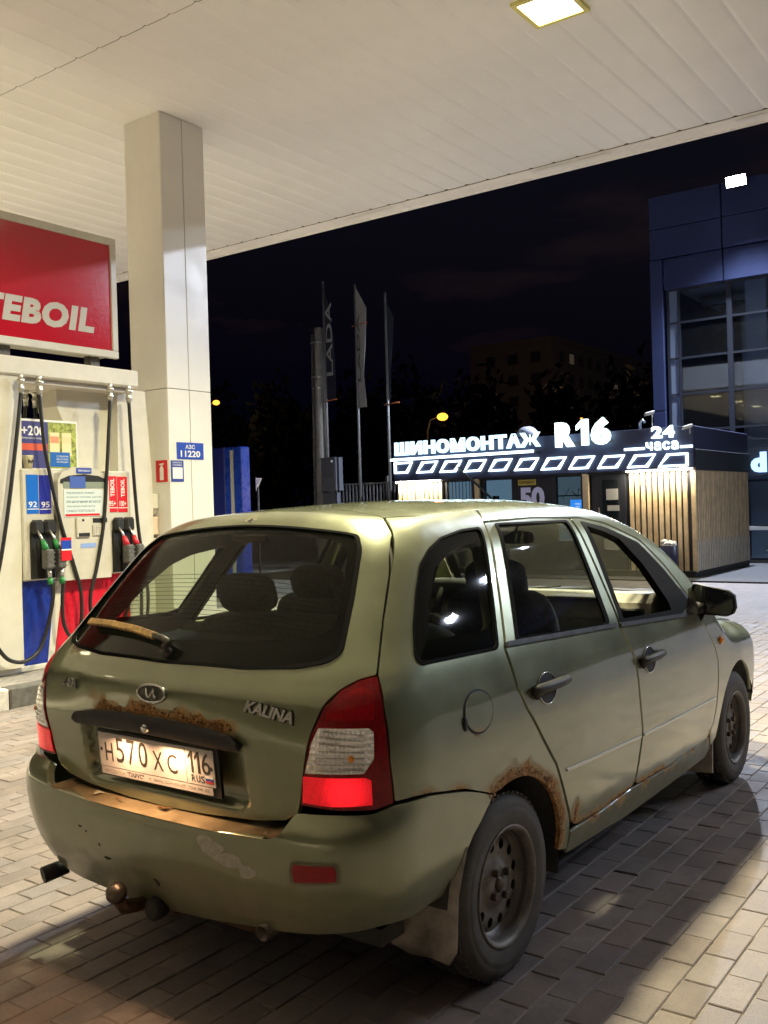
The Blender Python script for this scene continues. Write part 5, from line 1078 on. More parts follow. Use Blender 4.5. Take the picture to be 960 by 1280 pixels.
for y0, y1 in ((5.05, 5.9), (2.0, 3.0), (-1.0, .6)): bxs('patch_strip', SW, can, ((7.875, y0, 5.462), (7.955, y1, 5.466)))
# canopy lamps
LC = (1.0, .90, .58)
def canopy_light(x, y, e, label, sp=150):
    t = thing('canopy_light', label, 'lamp', (x, y, 5.5), 'square lamps set into the canopy ceiling')
    fr = MB()
    for a, c in (((-.24, -.24), (.24, -.20)), ((-.24, .20), (.24, .24)), ((-.24, -.20), (-.20, .20)), ((.20, -.20), (.24, .20))): fr.box((x + a[0], y + a[1], 5.470), (x + c[0], y + c[1], 5.502))
    tag(fr.build('frame', mat('lamp_frame', (.75, .70, .25), .5), t), kind='stuff')
    MB().quad((x - .20, y - .20, 5.482), (x - .20, y + .20, 5.482), (x + .20, y + .20, 5.482), (x + .20, y - .20, 5.482)).build('diffuser', glow('lamp_glow', (1, .90, .55), 9.0), t)
    l = bpy.data.lights.new('lamp_beam', 'AREA'); l.energy = e; l.shape = 'SQUARE'; l.size = .36; l.color = LC; l.spread = R(sp); o = bpy.data.objects.new('lamp_beam', l); o.location = (0, 0, -.045); link(o, t)
canopy_light(4.535, 1.12, 215, 'lit square lamp in the canopy ceiling, at the top of the picture', 122); canopy_light(1.8, .78, 315, 'lit square lamp in the ceiling straight above the wagon', 142); canopy_light(-9.0, .78, 560, 'lit square lamp in the ceiling well behind the wagon', 94)  # the rear lamp is an unseen addition that fills the tailgate
for x in (-7.4, -4.42, -1.43, 1.55, 4.535): canopy_light(x, 9.3, 430, 'lit lamp over the lane behind the dispenser, ' + {-7.4: 'farthest back of its row', -4.42: 'second from the back', -1.43: 'middle of its row', 1.55: 'next to the last of its row', 4.535: 'last of its row, at the canopy edge'}[x], 116)  # unseen row added to bounce light onto ceiling and car tail
# ================================================================ tyre service kiosk
NAV = mat('kiosk_navy', (.030, .038, .085), .5, noise=.12, nscale=2); NAV2 = mat('kiosk_dark', (.018, .02, .03), .6)
k = thing('service_kiosk', 'low dark kiosk with timber slats and glowing white signs', 'kiosk', (16.5, 7.1, 0))
KX, YR, YL = 15.5, 3.62, 10.55
bxs('fascia', NAV, k, ((KX, YR, 2.06), (19.18, YL, 2.86)), bev=.01); bxs('fascia_band', NAV2, k, ((KX + .035, YR - .03, 2.02), (19.22, YL, 2.42)), bev=.01)
bxs('wall', mat('kiosk_wall', (.035, .036, .045), .6, noise=.2, nscale=3), k, ((KX + .22, YR + .05, -.05), (19.16, YL - .05, 2.06)))
bxs('plinth', BLACK, k, ((KX + .02, YR + .03, -.05), (19.18, YL, .10)))
WOOD = [mat('slat_wood_%d' % i, c, .6, noise=.22, nscale=5) for i, c in enumerate(((.70, .54, .32), (.76, .60, .37), (.66, .49, .28)))]
def slats(n, fn):
    for i in range(n): a, c = fn(i); bxs('timber_slat', WOOD[i % 3], k, (a, c))
slats(10, lambda i: ((KX + .11, 3.80 + i * .118, .10), (KX + .145, 3.80 + i * .118 + .078, 2.015)))
slats(10, lambda i: ((KX + .11, 9.32 + i * .122, .10), (KX + .145, 9.32 + i * .122 + .08, 2.015)))
slats(1, lambda i: ((KX + .09, 3.63, .08), (KX + .145, 3.715, 2.015)))
slats(34, lambda i: ((KX + .10 + i * .105, YR + .005, .10), (KX + .10 + i * .105 + .07, YR + .04, 2.03)))
FW_ = mat('pale_slat_tone', (.66, .62, .52), .7, noise=.2, nscale=6)
for i in range(34): bxs('pale_slat_foot', FW_, k, ((KX + .106 + i * .105, YR - .003, .10), (KX + .106 + i * .105 + .05, YR + .0045, .66 + .04 * math.sin(i * 3))))  # lower end of each side slat is paler
bxs('slat_backing', NAV2, k, ((KX + .15, 3.63, .1), (KX + .215, 4.97, 2.015))); bxs('slat_backing', NAV2, k, ((KX + .15, 9.3, .1), (KX + .215, 10.52, 2.015))); bxs('slat_backing', NAV2, k, ((KX + .22, YR + .041, .1), (19.16, YR + .0495, 2.04)))
LED = glow('led_warm', (1, .86, .60), 42); LEDW = glow('led_white', (.72, .92, 1.0), 3.2); LEDW2 = glow('led_sign', (.56, .86, 1.0), 1.7)
for y0, y1 in ((3.66, 4.96), (9.30, 10.5)):
    q = bxs('led_strip', LED, k, ((KX - .002, y0, 2.03), (KX + .028, y1, 2.055)))
    l = bpy.data.lights.new('strip_beam', 'AREA'); l.energy = 34; l.color = (1, .86, .60); l.shape = 'RECTANGLE'; l.size = .02; l.size_y = y1 - y0; o = bpy.data.objects.new('strip_beam', l); o.location = np.array([KX + .012, (y0 + y1) / 2, 2.022]) - BASE[k.name]; o.rotation_euler = (0, R(2), 0); link(o, q)
# windows; blinds and room backs glow themselves to stand for light inside
BL = glow('glowing_blind', (.30, .46, .62), .34); BL2 = glow('glowing_room', (.35, .50, .62), .16); PANE = glassmat('shop_glass', (.75, .82, .85), dust=.02)
def win(y0, y1, kind):
    w = bxs('window', NAV2, k, ((KX + .10, y0 - .05, .6), (KX + .16, y0, 2.05)), ((KX + .10, y1, .6), (KX + .16, y1 + .05, 2.05)), ((KX + .10, y0, 2.01), (KX + .16, y1, 2.05)), ((KX + .10, y0, .6), (KX + .16, y1, .68))); w['kind'] = 'stuff'
    if kind == 'blind':
        n_ = int((y1 - y0) / .085)
        for i in range(n_): bxs('blind', BL, w, ((KX + .175, y0 + .01 + i * (y1 - y0) / n_, .68), (KX + .182, y0 + (i + .86) * (y1 - y0) / n_, 2.0)))
    elif kind == 'room':
        bxs('room_back', BL, w, ((KX + .20, y0, .68), (KX + .205, y1, 2.0))); bxs('cabinet', mat('cab_grey', (.15, .17, .2), .5), w, ((KX + .17, y0 + .03, .7), (KX + .195, y0 + .33, 1.55))); bxs('picture', mat('picture_grey', (.05, .06, .08), .5), w, ((KX + .185, y0 + .36, 1.2), (KX + .198, y0 + .52, 1.66)))
    elif kind == 'dark':
        bxs('room_back', BL2, w, ((KX + .20, y0, .68), (KX + .205, y1, 2.0)))
        for i in range(3): bxs('shelf', NAV2, w, ((KX + .17, y0, .9 + i * .35), (KX + .195, y1, .925 + i * .35)))
        b = MB()
        for i in range(14):
            p = np.array([KX + .165, random.uniform(y0 + .05, y1 - .05), random.uniform(.9, 1.9)]); b.tube([p, p + np.array([.01, random.uniform(-.2, .2), random.uniform(-.25, .1)])], .006, 4)
        tag(b.build('dry_branch', mat('twig', (.10, .13, .13), .8), w), kind='stuff')
    bxs('pane', PANE, w, ((KX + .128, y0, .68), (KX + .134, y1, 2.01)))
    return w
win(8.55, 9.17, 'blind'); win(7.55, 8.22, 'room'); w50 = win(6.62, 7.44, 'poster'); win(5.97, 6.52, 'dark')
bxs('poster', mat('poster_black', (.012, .013, .02), .4), w50, ((KX + .115, 6.62, .68), (KX + .124, 7.44, 2.0)))
b = MB(); put_text(b, '50', (KX + .114, 7.37, 1.36), NY, Z, NX, .58, .46, .002, bold=.05); tag(b.build('lettering', mat('poster_lilac', (.45, .45, .62), .5, emit=(.5, .5, .75), estr=.12), w50), kind='stuff')
bxs('discount_tag', mat('tag_yellow', (.55, .45, .08), .5), w50, ((KX + .108, 6.98, 1.86), (KX + .114, 7.40, 1.98))); b = MB(); put_text(b, 'СКИДКА', (KX + .1075, 7.37, 1.885), NY, Z, NX, .35, .07, .001, bold=.03); tag(b.build('lettering', BLACK, w50), kind='stuff')
bxs('blue_screen', glow('screen_blue', (.03, .22, .75), .8), k, ((KX + .08, 5.955, 1.27), (KX + .095, 6.20, 1.525))); b = MB(); put_text(b, 'ОТКРЫТО', (KX + .079, 6.10, 1.42), NY, Z, NX, .13, .035, .001); put_text(b, '24/7', (KX + .079, 6.08, 1.36), NY, Z, NX, .09, .035, .001); sc2 = k.children[-1]; tag(b.build('lettering', glow('screen_white', (.6, .8, 1), .9), sc2), kind='stuff')
bxs('timber_post', WOOD[1], k, ((KX + .03, 5.78, .1), (KX + .10, 5.90, 2.04))); bxs('timber_post', WOOD[1], k, ((KX + .03, 8.32, .1), (KX + .10, 8.43, 2.04)))
dr = bxs('door', NAV2, k, ((KX + .10, 5.02, .05), (KX + .16, 5.72, 2.03))); bxs('door_glass', PANE, dr, ((KX + .092, 5.18, .5), (KX + .099, 5.50, 1.9))); bxs('paper_notice', mat('paper', (.55, .54, .50), .7), dr, ((KX + .085, 5.17, 1.50), (KX + .091, 5.42, 1.72))); bxs('paper_notice', mat('paper', (.55, .54, .5)), dr, ((KX + .085, 5.15, 1.28), (KX + .091, 5.40, 1.39)))
bxs('door_handle', ALU, dr, ((KX + .06, 5.56, .95), (KX + .08, 5.585, 1.35))); 
b = MB(); b.tube([(KX - .02, 8.95, 2.45), (KX - .03, 7.85, 1.5)], .025, 6); b.build('roof_strut', NAV2, k)
# glowing signs
def neon(name, label, loc, grp=None): return thing(name, label, 'sign', loc, grp)
s = neon('lettering_sign', 'long row of glowing capital letters on the kiosk fascia', (KX, 8.6, 2.6))
for q in split_letters('ШИНОМОНТАЖ', (KX - .06, 10.43, 2.645), NY, Z, NX, 3.68, .31, .05, bold=.055, space=1.12): q.build('letter', LEDW2, s)
bxs('underline', LEDW, s, ((KX - .05, 6.95, 2.535), (KX - .005, 10.6, 2.59))); b = MB(); b.box((KX - .011, 6.8, 2.52), (KX - .001, 10.5, 2.56)); b.build('sign_rail', NAV2, s)
s = neon('lettering_sign', 'big glowing letter and number sign rising above the kiosk roof', (KX, 5.8, 2.9))
LB = glow('led_big', (.68, .95, 1.0), 3.0)
for q in split_letters('R', (KX - .08, 6.39, 2.60), NY, Z, NX, .41, .50, .07, bold=.06): q.build('letter', LB, s)
glyph1(MB(), (KX - .08, 5.93, 2.61), NY, Z, NX, .25, .52, .135, .07).build('letter', LB, s)
for q in split_letters('6', (KX - .08, 5.61, 2.60), NY, Z, NX, .40, .54, .07, bold=.06): q.build('letter', LB, s)
bxs('sign_rail', NAV2, s, ((KX - .009, 5.2, 2.64), (KX - .001, 6.4, 2.70)))
s = neon('hours_sign', 'glowing opening hours sign at the right end of the kiosk', (KX, 4.2, 2.7))
for q in split_letters('24', (KX - .05, 4.40, 2.655), NY, Z, NX, .45, .23, .04, bold=.035, space=1.1): q.build('letter', LEDW, s)
for q in split_letters('часа', (KX - .05, 4.51, 2.425), NY, Z, NX, .62, .165, .04, bold=.02, space=1.18): q.build('letter', LEDW, s)
bxs('bar', LEDW, s, ((KX - .04, 4.56, 2.455), (KX - .005, 4.97, 2.50))); bxs('bar', LEDW, s, ((KX - .04, 3.63, 2.445), (KX - .005, 3.86, 2.49)))
s = neon('frame_row_sign', 'row of glowing slanted outline frames along the kiosk edge', (KX, 7.1, 2.3))
def outline(poly, y0, z0):
    c = np.mean(poly, 0); inn = [tuple(c + (np.array(p) - c) * np.array([1 - .042 / abs(p[0] - c[0]) * (1 if abs(p[0] - c[0]) > .05 else 0), 1 - .038 / abs(p[1] - c[1])])) for p in poly]
    b = MB(); n_ = len(poly); P = lambda p, x: (x, y0 - p[0], z0 + p[1]); x0, x1 = KX - .05, KX - .002
    vs = [P(p, x0) for p in poly] + [P(p, x0) for p in inn] + [P(p, x1) for p in poly] + [P(p, x1) for p in inn]
    fs = [(i, (i + 1) % n_, n_ + (i + 1) % n_, n_ + i) for i in range(n_)] + [(i, (i + 1) % n_, 2 * n_ + (i + 1) % n_, 2 * n_ + i) for i in range(n_)] + [(n_ + i, n_ + (i + 1) % n_, 3 * n_ + (i + 1) % n_, 3 * n_ + i) for i in range(n_)]
    b.add(vs, fs); b.build('outline_frame', LEDW, s)
for i in range(11):
    y0 = 10.50 - i * .622; h = .255; z0 = 2.245 - i * .0150
    if i == 0: outline([(0, 0), (.36, 0), (.50, h), (0, h)], y0, z0)
    elif i == 10: outline([(-.02, .0), (.56, 0), (.56, h), (.16, h)], y0, z0)
    else: outline([(-.02, 0), (.40, 0), (.56, h), (.14, h)], y0, z0)
# fittings on the roof
for y, x, lb in ((4.42, KX + .05, 'small white camera on the kiosk roof near the hours sign'), (3.66, KX - .05, 'white bullet camera on the right corner of the kiosk fascia')):
    t = thing('security_camera', lb, 'camera', (x, y, 2.86)); zc_ = 2.80 if y < 4 else 3.12
    MB().tube([(x, y, 2.70 if y < 4 else 2.86), (x, y, zc_)], .012, 6).build('mount', ALU, t); b = MB(); b.obox((x - .06, y + .03, zc_ + .03), (-.8, .55, -.25), (.55, .83, 0), (.2, -.1, .95), .10, .035, .035, .008); b.build('housing', WHITE, t)
t = thing('dome_vent', 'pale dome on the kiosk roof behind the long sign', 'vent', (16.2, 7.45, 2.86)); MB().ball((16.2, 7.45, 2.96), .24, 16, 10, (1, 1, .8)).build('dome', mat('dome_lilac', (.45, .46, .55), .4), t); bxs('base', NAV2, t, ((15.98, 7.25, 2.86), (16.4, 7.65, 2.92)))
t = thing('vent_pipe', 'short bent vent pipe on the kiosk roof right of the big sign', 'pipe', (16.3, 4.95, 2.86)); MB().tube([(16.3, 4.95, 2.86), (16.3, 4.95, 3.05), (16.3, 4.90, 3.10), (16.3, 4.85, 3.05)], .03, 8).build('pipe', ALU, t)
t = thing('litter_bin', 'dark litter bin with white rubbish bag before the slats', 'bin', (15.3, 4.07, 0)); MB().lathe([(.0001, .03), (.13, .03), (.16, .08), (.165, .60), (.15, .61), (.14, .55)], (15.3, 4.07, 0), Z, 18).build('barrel', mat('bin_navy', (.025, .028, .07), .4, rvar=.15), t)
b = MB()
for i in range(9): b.ball((15.3 + random.uniform(-.09, .09), 4.07 + random.uniform(-.10, .10), .63 + random.uniform(-.01, .04)), random.uniform(.05, .08), 7, 5, (1, 1, .7))
tag(b.build('rubbish_bag', mat('bag_white', (.75, .75, .72), .5), t), kind='stuff'); MB().lathe([(.0001, 0), (.17, 0), (.17, .03), (.06, .05)], (15.3, 4.07, 0), Z, 16).build('base', STEEL, t)

# ================================================================ show room building behind
sh = thing('glass_showroom', 'tall navy showroom with glass front and a floodlight on its wall', 'building', (26, -4, 0)); BX = 20.0
PN_ = mat('cassette_navy', (.046, .062, .155), .45, metal=.25, noise=.1, nscale=1.2, rvar=.08); FRM = mat('frame_dark', (.025, .03, .045), .5)
def cass(a, c): bxs('cassette_panel', PN_, sh, (a, c), bev=.012)
ys = [6.02, 4.30, 2.58, .86, -.86, -2.6, -4.3, -6.0, -7.8, -9.5, -11.2, -13]
for a, c in zip(ys[:-1], ys[1:]):
    cass((BX, c + .012, 7.95), (BX + .1, a - .012, 8.72 if a < 6 else 8.72)); cass((BX, c + .012, 7.23), (BX + .1, a - .012, 7.93)); cass((BX + .04, c + .012, 6.48), (BX + .14, a - .012 if a < 6 else 5.70, 7.21))
cass((BX, 5.72, 3.6), (BX + .1, 6.02, 7.21)); cass((BX, 5.72, -.05), (BX + .1, 6.02, 3.585))
bxs('wall', mat('wall_navy', (.03, .045, .12), .5, noise=.1, nscale=1), sh, ((BX + .101, 5.93, -.05), (44, 6.02, 8.7))); bxs('roof', FRM, sh, ((BX + .15, -13, 8.55), (44, 5.92, 8.68))); bxs('floor', mat('floor_grey', (.5, .5, .5), .5), sh, ((BX + .3, -13, -.04), (44, 5.92, .02)))
bxs('suspended_ceiling', mat('ceiling_grey', (.62, .64, .68), .7, noise=.1, nscale=2), sh, ((BX + .35, -13, 6.75), (44, 5.92, 6.85)))
GLZ = glassmat('curtain_glass', (.80, .86, .92), dust=.015)
vy = [5.66, 5.40, 4.22, 3.0, 1.8, .6, -.6, -1.8, -3.0, -4.2, -5.4, -6.6, -7.8, -9.0, -10.2, -11.4, -12.6]; hz = [.05, .80, 1.85, 3.10, 3.97, 4.83, 5.68, 6.47]
for i, y in enumerate(vy): bxs('mullion', FRM, sh, ((BX + .16, y - (.06 if i == 2 else .03), .05), (BX + .26, y + (.06 if i == 2 else .03), 6.48)))
for z in hz: bxs('transom', FRM, sh, ((BX + .175, -12.6, z - .025), (BX + .245, 5.66, z + .025)))
for i in range(len(vy) - 1):
    for j in range(len(hz) - 1):
        if i == 0: bxs('spandrel', mat('spandrel_grey', (.22, .27, .36), .35, noise=.06, nscale=2), sh, ((BX + .20, vy[i + 1] + .03, hz[j] + .025), (BX + .215, vy[i] - .03, hz[j + 1] - .025)))
        else: bxs('pane', GLZ, sh, ((BX + .205, vy[i + 1] + .03, hz[j] + .025), (BX + .213, vy[i] - .03, hz[j + 1] - .025)))
for x, y in ((21.4, 3.95), (24.5, 4.9), (21.4, -1.2), (27, 2.0), (21.4, -6.5)): bxs('inner_column', mat('inner_col', (.42, .46, .52), .7), sh, ((x, y - .24, .02), (x + .45, y + .24, 6.76)))
bxs('white_band', SW, sh, ((BX + .06, -12, .72), (BX + .155, 3.95, .80))); bxs('rear_wall', FRM, sh, ((43.9, -13, 0), (44, 5.9, 8.5)))
for x in (22.5, 24.2, 26): bxs('ceiling_duct', mat('duct', (.2, .22, .25), .5, metal=.4), sh, ((x, -8, 6.45), (x + .2, 5.6, 6.65)))
s = thing('letter_sign', 'blue white glowing letter sign cut off by the right edge', 'sign', (BX, 3.5, 2.2)); 
for q in split_letters('d', (BX + .05, 3.79, 2.03), NY, Z, NX, .34, .46, .05, bold=.06): q.build('letter', glow('led_blue', (.35, .62, 1.0), 1.6), s)
bxs('back_plate', FRM, s, ((BX + .10, 2.2, 1.95), (BX + .155, 3.9, 2.6)))
def flood(y, z, label, e):
    t = thing('floodlight', label, 'lamp', (BX - .2, y, z), 'floodlights along the show room parapet')
    b = MB(); b.obox((BX - .28, y, z), (.35, 0, -.94), (0, 1, 0), (-.94, 0, -.35), .13, .24, .035, .01); b.build('housing', FRM, t)
    n_ = np.array([-.94, 0, -.35]); c = np.array([BX - .28, y, z]) + n_ * .038; U_, V_ = np.array([.35, 0, -.94]), np.array([0, 1., 0]); b = MB(); b.quad(*[c + U_ * .11 * i + V_ * .215 * j for i, j in ((-1, -1), (1, -1), (1, 1), (-1, 1))]); b.build('lens', glow('flood_glow', (1, .95, .86), 40), t)
    b = MB(); b.tube([(BX, y, z + .08), (BX - .25, y, z + .03)], .025, 6); b.build('bracket', FRM, t)
    l = bpy.data.lights.new('flood_beam', 'SPOT'); l.energy = e; l.color = (.74, .83, 1.0); l.shadow_soft_size = .10; l.spot_size = R(150); l.spot_blend = .6; o = bpy.data.objects.new('flood_beam', l); o.location = (-.34, 0, -.10)
    o.rotation_euler = Vector((-.80, -.05, -.60)).to_track_quat('-Z', 'Y').to_euler(); link(o, t)
flood(3.86, 8.60, 'bright white floodlight on the showroom parapet, upper right', 8200); 
for y_, lb_ in ((-7.7, 'first'), (-9.9, 'second'), (-12.1, 'third')): flood(y_, 9.25, 'white floodlight raised over the parapet beyond the right edge, ' + lb_ + ' of three', 1450)
# bush beside the kiosk, ivy-dark
def leafy(name, label, cat, c, sc, n, leaf, m, trunk=None, group=None, kind=None):
    t = thing(name, label, cat, (c[0], c[1], 0), group) if kind is None else None; b = MB(); P = RNG.normal(0, 1, (n, 3)); P /= np.linalg.norm(P, axis=1, keepdims=True); P *= RNG.uniform(.35, 1, (n, 1)) ** .6
    P = P * np.array(sc) * (1 + .28 * np.sin(P[:, [1, 2, 0]] * 5 + c[0])) + np.array(c)
    for p in P:
        u = RNG.normal(0, 1, 3); u /= np.linalg.norm(u); w = np.cross(u, RNG.normal(0, 1, 3)); w /= np.linalg.norm(w); l = leaf * RNG.uniform(.6, 1.3)
        b.add([p - u * l, p + w * l * .5, p + u * l, p - w * l * .5], [(0, 1, 2, 3)])
    if kind: return b
    tag(b.build('crown', m, t), kind='stuff')
    if trunk:
        r_, h_ = trunk; tb = MB(); tb.tube([(c[0], c[1], -.05), (c[0] + .05 * h_ * .3, c[1], h_ * .5), (c[0] - .02 * h_, c[1] + .02 * h_, h_)], [r_, r_ * .75, r_ * .4], 8)
        for q in range(5): a = q * 1.3; tb.tube([(c[0], c[1], h_ * (.45 + .1 * q)), (c[0] + math.cos(a) * sc[0] * .6, c[1] + math.sin(a) * sc[1] * .6, h_ * (.45 + .1 * q) + sc[2] * .5)], [r_ * .4, r_ * .1], 6)
        tb.build('trunk', mat('bark', (.06, .05, .04), .9, noise=.4, nscale=8), t)
    return t
LEAF = mat('leaf_dark', (.035, .055, .025), .7, noise=.4, nscale=2); LEAFN = mat('leaf_night', (.012, .018, .010), .9, noise=.4, nscale=2)
leafy('bush', 'low dark bush at the right side of the kiosk', 'bush', (18.4, 2.7, .26), (.42, .34, .30), 420, .05, LEAFN, (.03, .35))
bxs('asphalt_strip', mat('dark_asphalt', (.055, .055, .06), .85, noise=.3, nscale=20), None, ((14.9, 1.0, -.045), (19.9, 12, -.02))); tag(bpy.data.objects['asphalt_strip'], 'dark asphalt strip around the kiosk foot', None, None, 'structure')

# ================================================================ poles, flags, fence
GP = mat('galvanised', (.42, .43, .43), .45, metal=.6, noise=.15, nscale=10)
def flag(x, y, h, label, cloth, zb, poly, txt=None, tm_=None):
    t = thing('flagpole', label, 'flag', (x, y, 0), 'tall flagpoles beside the kiosk'); MB().tube([(x, y, -.05), (x, y, h * .5), (x, y, h)], [.045, .038, .03], 10).build('pole', GP, t)
    fc = MB(); n_ = len(poly); top = [(x - .02 * math.sin(z * 3), y - yy, z) for yy, z in poly]; fc.add(top + [(a + .006, b_, c) for a, b_, c in top], [tuple(range(n_)), tuple(range(n_, 2 * n_))[::-1]] + [(i, (i + 1) % n_, n_ + (i + 1) % n_, n_ + i) for i in range(n_)])
    f_ = fc.build('banner', cloth, t); MB().tube([(x, y + .12, poly[-1][1] - .05), (x, y - .35, poly[-1][1] - .02)], .02, 6).build('banner_weight', mat('orange_tag', (.5, .12, .04), .6), t)
    if txt:
        b = MB(); put_text(b, txt[0], (x - .06, y - txt[1], txt[2]), Z, Y, NX, txt[3], txt[4], .003, bold=.01); tag(b.build('lettering', tm_, f_), kind='stuff')
    return t
NF = mat('banner_navy', (.02, .024, .045), .8); WF = mat('banner_white', (.36, .36, .36), .85, noise=.12, nscale=3); GL_ = mat('banner_print', (.45, .46, .48), .8)
flag(17, 13.70, 7.45, 'leftmost flagpole with a dark banner lettered down its length', NF, 5, [(.04, 7.2), (.16, 6.9), (.28, 6.0), (.34, 5.0), (.33, 4.35), (.04, 4.35)], ('LADA', .30, 4.95, 1.9, .20), GL_)
flag(17, 12.66, 7.20, 'middle flagpole with a pale grey banner', WF, 5, [(.02, 7.15), (.36, 6.55), (.28, 5.6), (.22, 4.9), (.28, 4.05), (-.05, 4.05), (.0, 5.0), (.0, 6.2)], ('LADA', .16, 4.7, 1.7, .09), mat('banner_grey', (.10, .10, .11), .8))
flag(17, 11.72, 6.85, 'right flagpole with a dark limp banner', NF, 5, [(.04, 6.6), (.24, 6.2), (.18, 5.6), (.12, 4.9), (.10, 4.2), (.04, 4.1)])
t = thing('concrete_pole', 'thick concrete lamp pole left of the flagpoles', 'pole', (17, 13.93, 0)); b = MB(); b.tube([(17, 13.93, -.05), (17, 13.90, 6.25)], [.17, .115], 12); b.build('shaft', mat('pole_concrete', (.46, .45, .41), .85, noise=.2, nscale=6), t); MB().tube([(16.95, 14.14, .5), (16.95, 14.07, 6.1)], .045, 8).build('cable_pipe', mat('pipe_grey', (.16, .16, .16), .6), t)
for z in (5.85, 4.95, 4.65, 2.5, 1.9): MB().lathe([(.20, -.025), (.20, .025)], (17, 13.93, z), Z, 14).build('steel_band', GP, t)
b = MB()
for a in (-.35, -.15, .05): b.tube([(16.95, 14.05, 6.1), (16.95, 14.10 - a * .3, 6.35), (16.95, 14.22 - a, 6.5)], .018, 5)
tag(b.build('cable_end', BLACK, t), kind='stuff')
t = thing('control_cabinet', 'grey metal cabinet mounted between pole and fence', 'cabinet', (16.9, 13.5, 1)); MB().tube([(16.9, 13.55, -.05), (16.9, 13.55, 1.9)], .04, 8).build('post', GP, t); bxs('case', mat('cabinet_grey', (.20, .21, .25), .5, noise=.1, nscale=4), t, ((16.75, 13.25, 1.95), (17.05, 13.75, 2.82)), bev=.01); bxs('door', mat('cabinet_door', (.16, .17, .21), .5), t, ((16.735, 13.29, 2.30), (16.749, 13.71, 2.79))); bxs('lower_case', mat('cabinet_grey', (.2, .21, .25)), t, ((16.78, 13.32, 1.50), (17.0, 13.72, 1.90)), bev=.01); MB().ball((16.72, 13.36, 2.70), .035, 8, 6).build('indicator', mat('lens_white', (.8, .8, .8), .2), t)
t = thing('bar_fence', 'grey upright bar fence between flagpoles and kiosk', 'fence', (17.2, 12.2, 0)); bxs('rail', GP, t, ((17.18, 10.9, 2.09), (17.22, 13.75, 2.13))); bxs('rail', GP, t, ((17.18, 10.9, .25), (17.22, 13.75, .29)))
for i in range(26): bxs('bar', GP, t, ((17.185, 10.95 + i * .11, .1), (17.215, 10.95 + i * .11 + .03, 2.088)))
for y in (11.95, 13.75): bxs('fence_post', GP, t, ((17.165, y - .03, -.05), (17.235, y + .03, 2.28)))
# blue cabinet behind the column
t = thing('vending_kiosk', 'tall blue cabinet with a grey strip behind the canopy column', 'cabinet', (9.8, 10, 0)); VB = mat('cabinet_blue', (.006, .03, .27), .3, rvar=.1)
bxs('case', mat('cabinet_navy', (.006, .012, .11), .35), t, ((9.5, 9.96, -.05), (9.72, 10.75, 2.62)), bev=.02); bxs('side', VB, t, ((9.49, 9.55, -.05), (9.72, 9.95, 2.615)), bev=.015); bxs('grey_strip', mat('strip_grey', (.25, .26, .26), .5), t, ((9.478, 9.72, .1), (9.489, 9.80, 2.56)))
t = thing('street_sign', 'small crooked white sign beside the blue cabinet', 'sign', (9.9, 9.45, 0)); MB().tube([(9.9, 9.55, -.05), (9.9, 9.55, 1.95)], .02, 6).build('post', BLACK, t); MB().add([(9.88, 9.58, 1.84), (9.88, 9.44, 2.06), (9.88, 9.58, 2.07), (9.90, 9.58, 1.84), (9.90, 9.44, 2.06), (9.90, 9.58, 2.07)], [(0, 1, 2), (5, 4, 3), (0, 3, 4, 1), (1, 4, 5, 2), (2, 5, 3, 0)]).build('plate', SW, t)
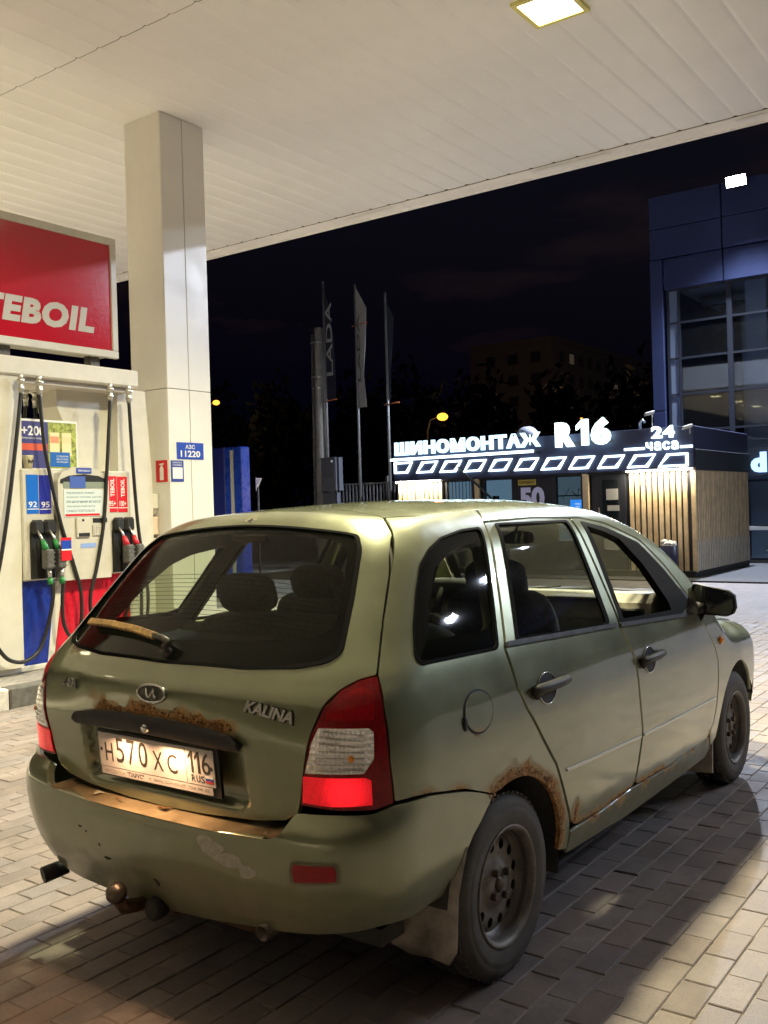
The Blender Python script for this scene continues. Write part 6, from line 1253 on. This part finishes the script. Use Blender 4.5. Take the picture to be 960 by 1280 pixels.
# ================================================================ far background
def street_lamp(x, y, z, e, label):
    t = thing('street_lamp', label, 'street lamp', (x, y, 0), 'orange street lamps in the dark beyond'); MB().tube([(x, y + 1.1, -.05), (x, y + 1.1, z - .8), (x, y + .85, z - .1), (x, y + .2, z + .05)], [.09, .07, .05, .04], 8).build('post', mat('lamp_post', (.05, .05, .05), .8), t)
    MB().ball((x, y, z), .32, 12, 8, (1, 1, .7)).build('lantern', glow('sodium', (1, .33, .03), 3.0), t)
    l = bpy.data.lights.new('lamp_glow', 'POINT'); l.energy = e; l.color = (1, .58, .28); l.shadow_soft_size = .3; o = bpy.data.objects.new('lamp_glow', l); o.location = (-.1, 0, z - .45); link(o, t)
street_lamp(60, 61.6, 11.5, 120, 'orange street lamp low beside the column edge'); street_lamp(45, 27.78, 6.66, 25, 'orange street lamp above the long kiosk sign'); street_lamp(80, 34.8, 9.15, 900, 'orange street lamp just above the big kiosk number')
ap = thing('apartment_block', 'long dim apartment block on the skyline', 'building', (135, 70, 0)); AW = mat('panel_wall', (.30, .265, .235), .9, noise=.12, nscale=.6)
bxs('wall', AW, ap, ((120, 56.75, -.05), (158, 70, 24.0))); bxs('parapet', AW, ap, ((119.9, 56.65, 24.0), (158.1, 70.1, 24.7)))
WD = mat('dark_window', (.07, .065, .06), .3); WL = glow('faint_window', (.55, .42, .28), .05); WFR = mat('window_frame', (.22, .20, .18), .8)
for f in range(3):
    for i in range(11):
        x0 = 122 + i * 3.2; w_ = bxs('window', WFR, ap, ((x0, 56.68, 21.2 - f * 3.0), (x0 + 1.7, 56.74, 22.8 - f * 3.0))); bxs('pane', WL if (f, i) in ((0, 1), (1, 6)) else WD, w_, ((x0 + .12, 56.65, 21.3 - f * 3.0), (x0 + 1.58, 56.675, 22.7 - f * 3.0)))
    for i in range(3):
        y0 = 58.5 + i * 3.6; w_ = bxs('window', WFR, ap, ((119.93, y0, 21.2 - f * 3.0), (119.99, y0 + 1.7, 22.8 - f * 3.0))); bxs('pane', WD, w_, ((119.90, y0 + .12, 21.3 - f * 3.0), (119.925, y0 + 1.58, 22.7 - f * 3.0)))
b = MB()
for j in range(30):
    yy_ = 12 + j * 2.7; h_ = 11.2 + .9 * math.sin(j * 1.7) + RNG.uniform(-.6, .6) + max(0, yy_ - 30) * .06; q = leafy('', '', '', (70 + RNG.uniform(-4, 4), yy_, h_ * .55), (3.2, 2.4, h_ * .5), 520, .55, LEAF, kind='stuff'); b.v_ = None; o = len(b.v); b.v += q.v; b.f += [tuple(i + o for i in f) for f in q.f]; b.m += q.m; b.sm += q.sm
w_ = b.build('woodland', LEAFN); tag(w_, 'dark belt of trees behind the fence and kiosk', None, None, 'stuff')
leafy('tree', 'dark tree in the gloom behind the flagpoles', 'tree', (38, 29, 4.2), (2.4, 2.4, 2.6), 1600, .24, LEAFN, (.16, 3.9))
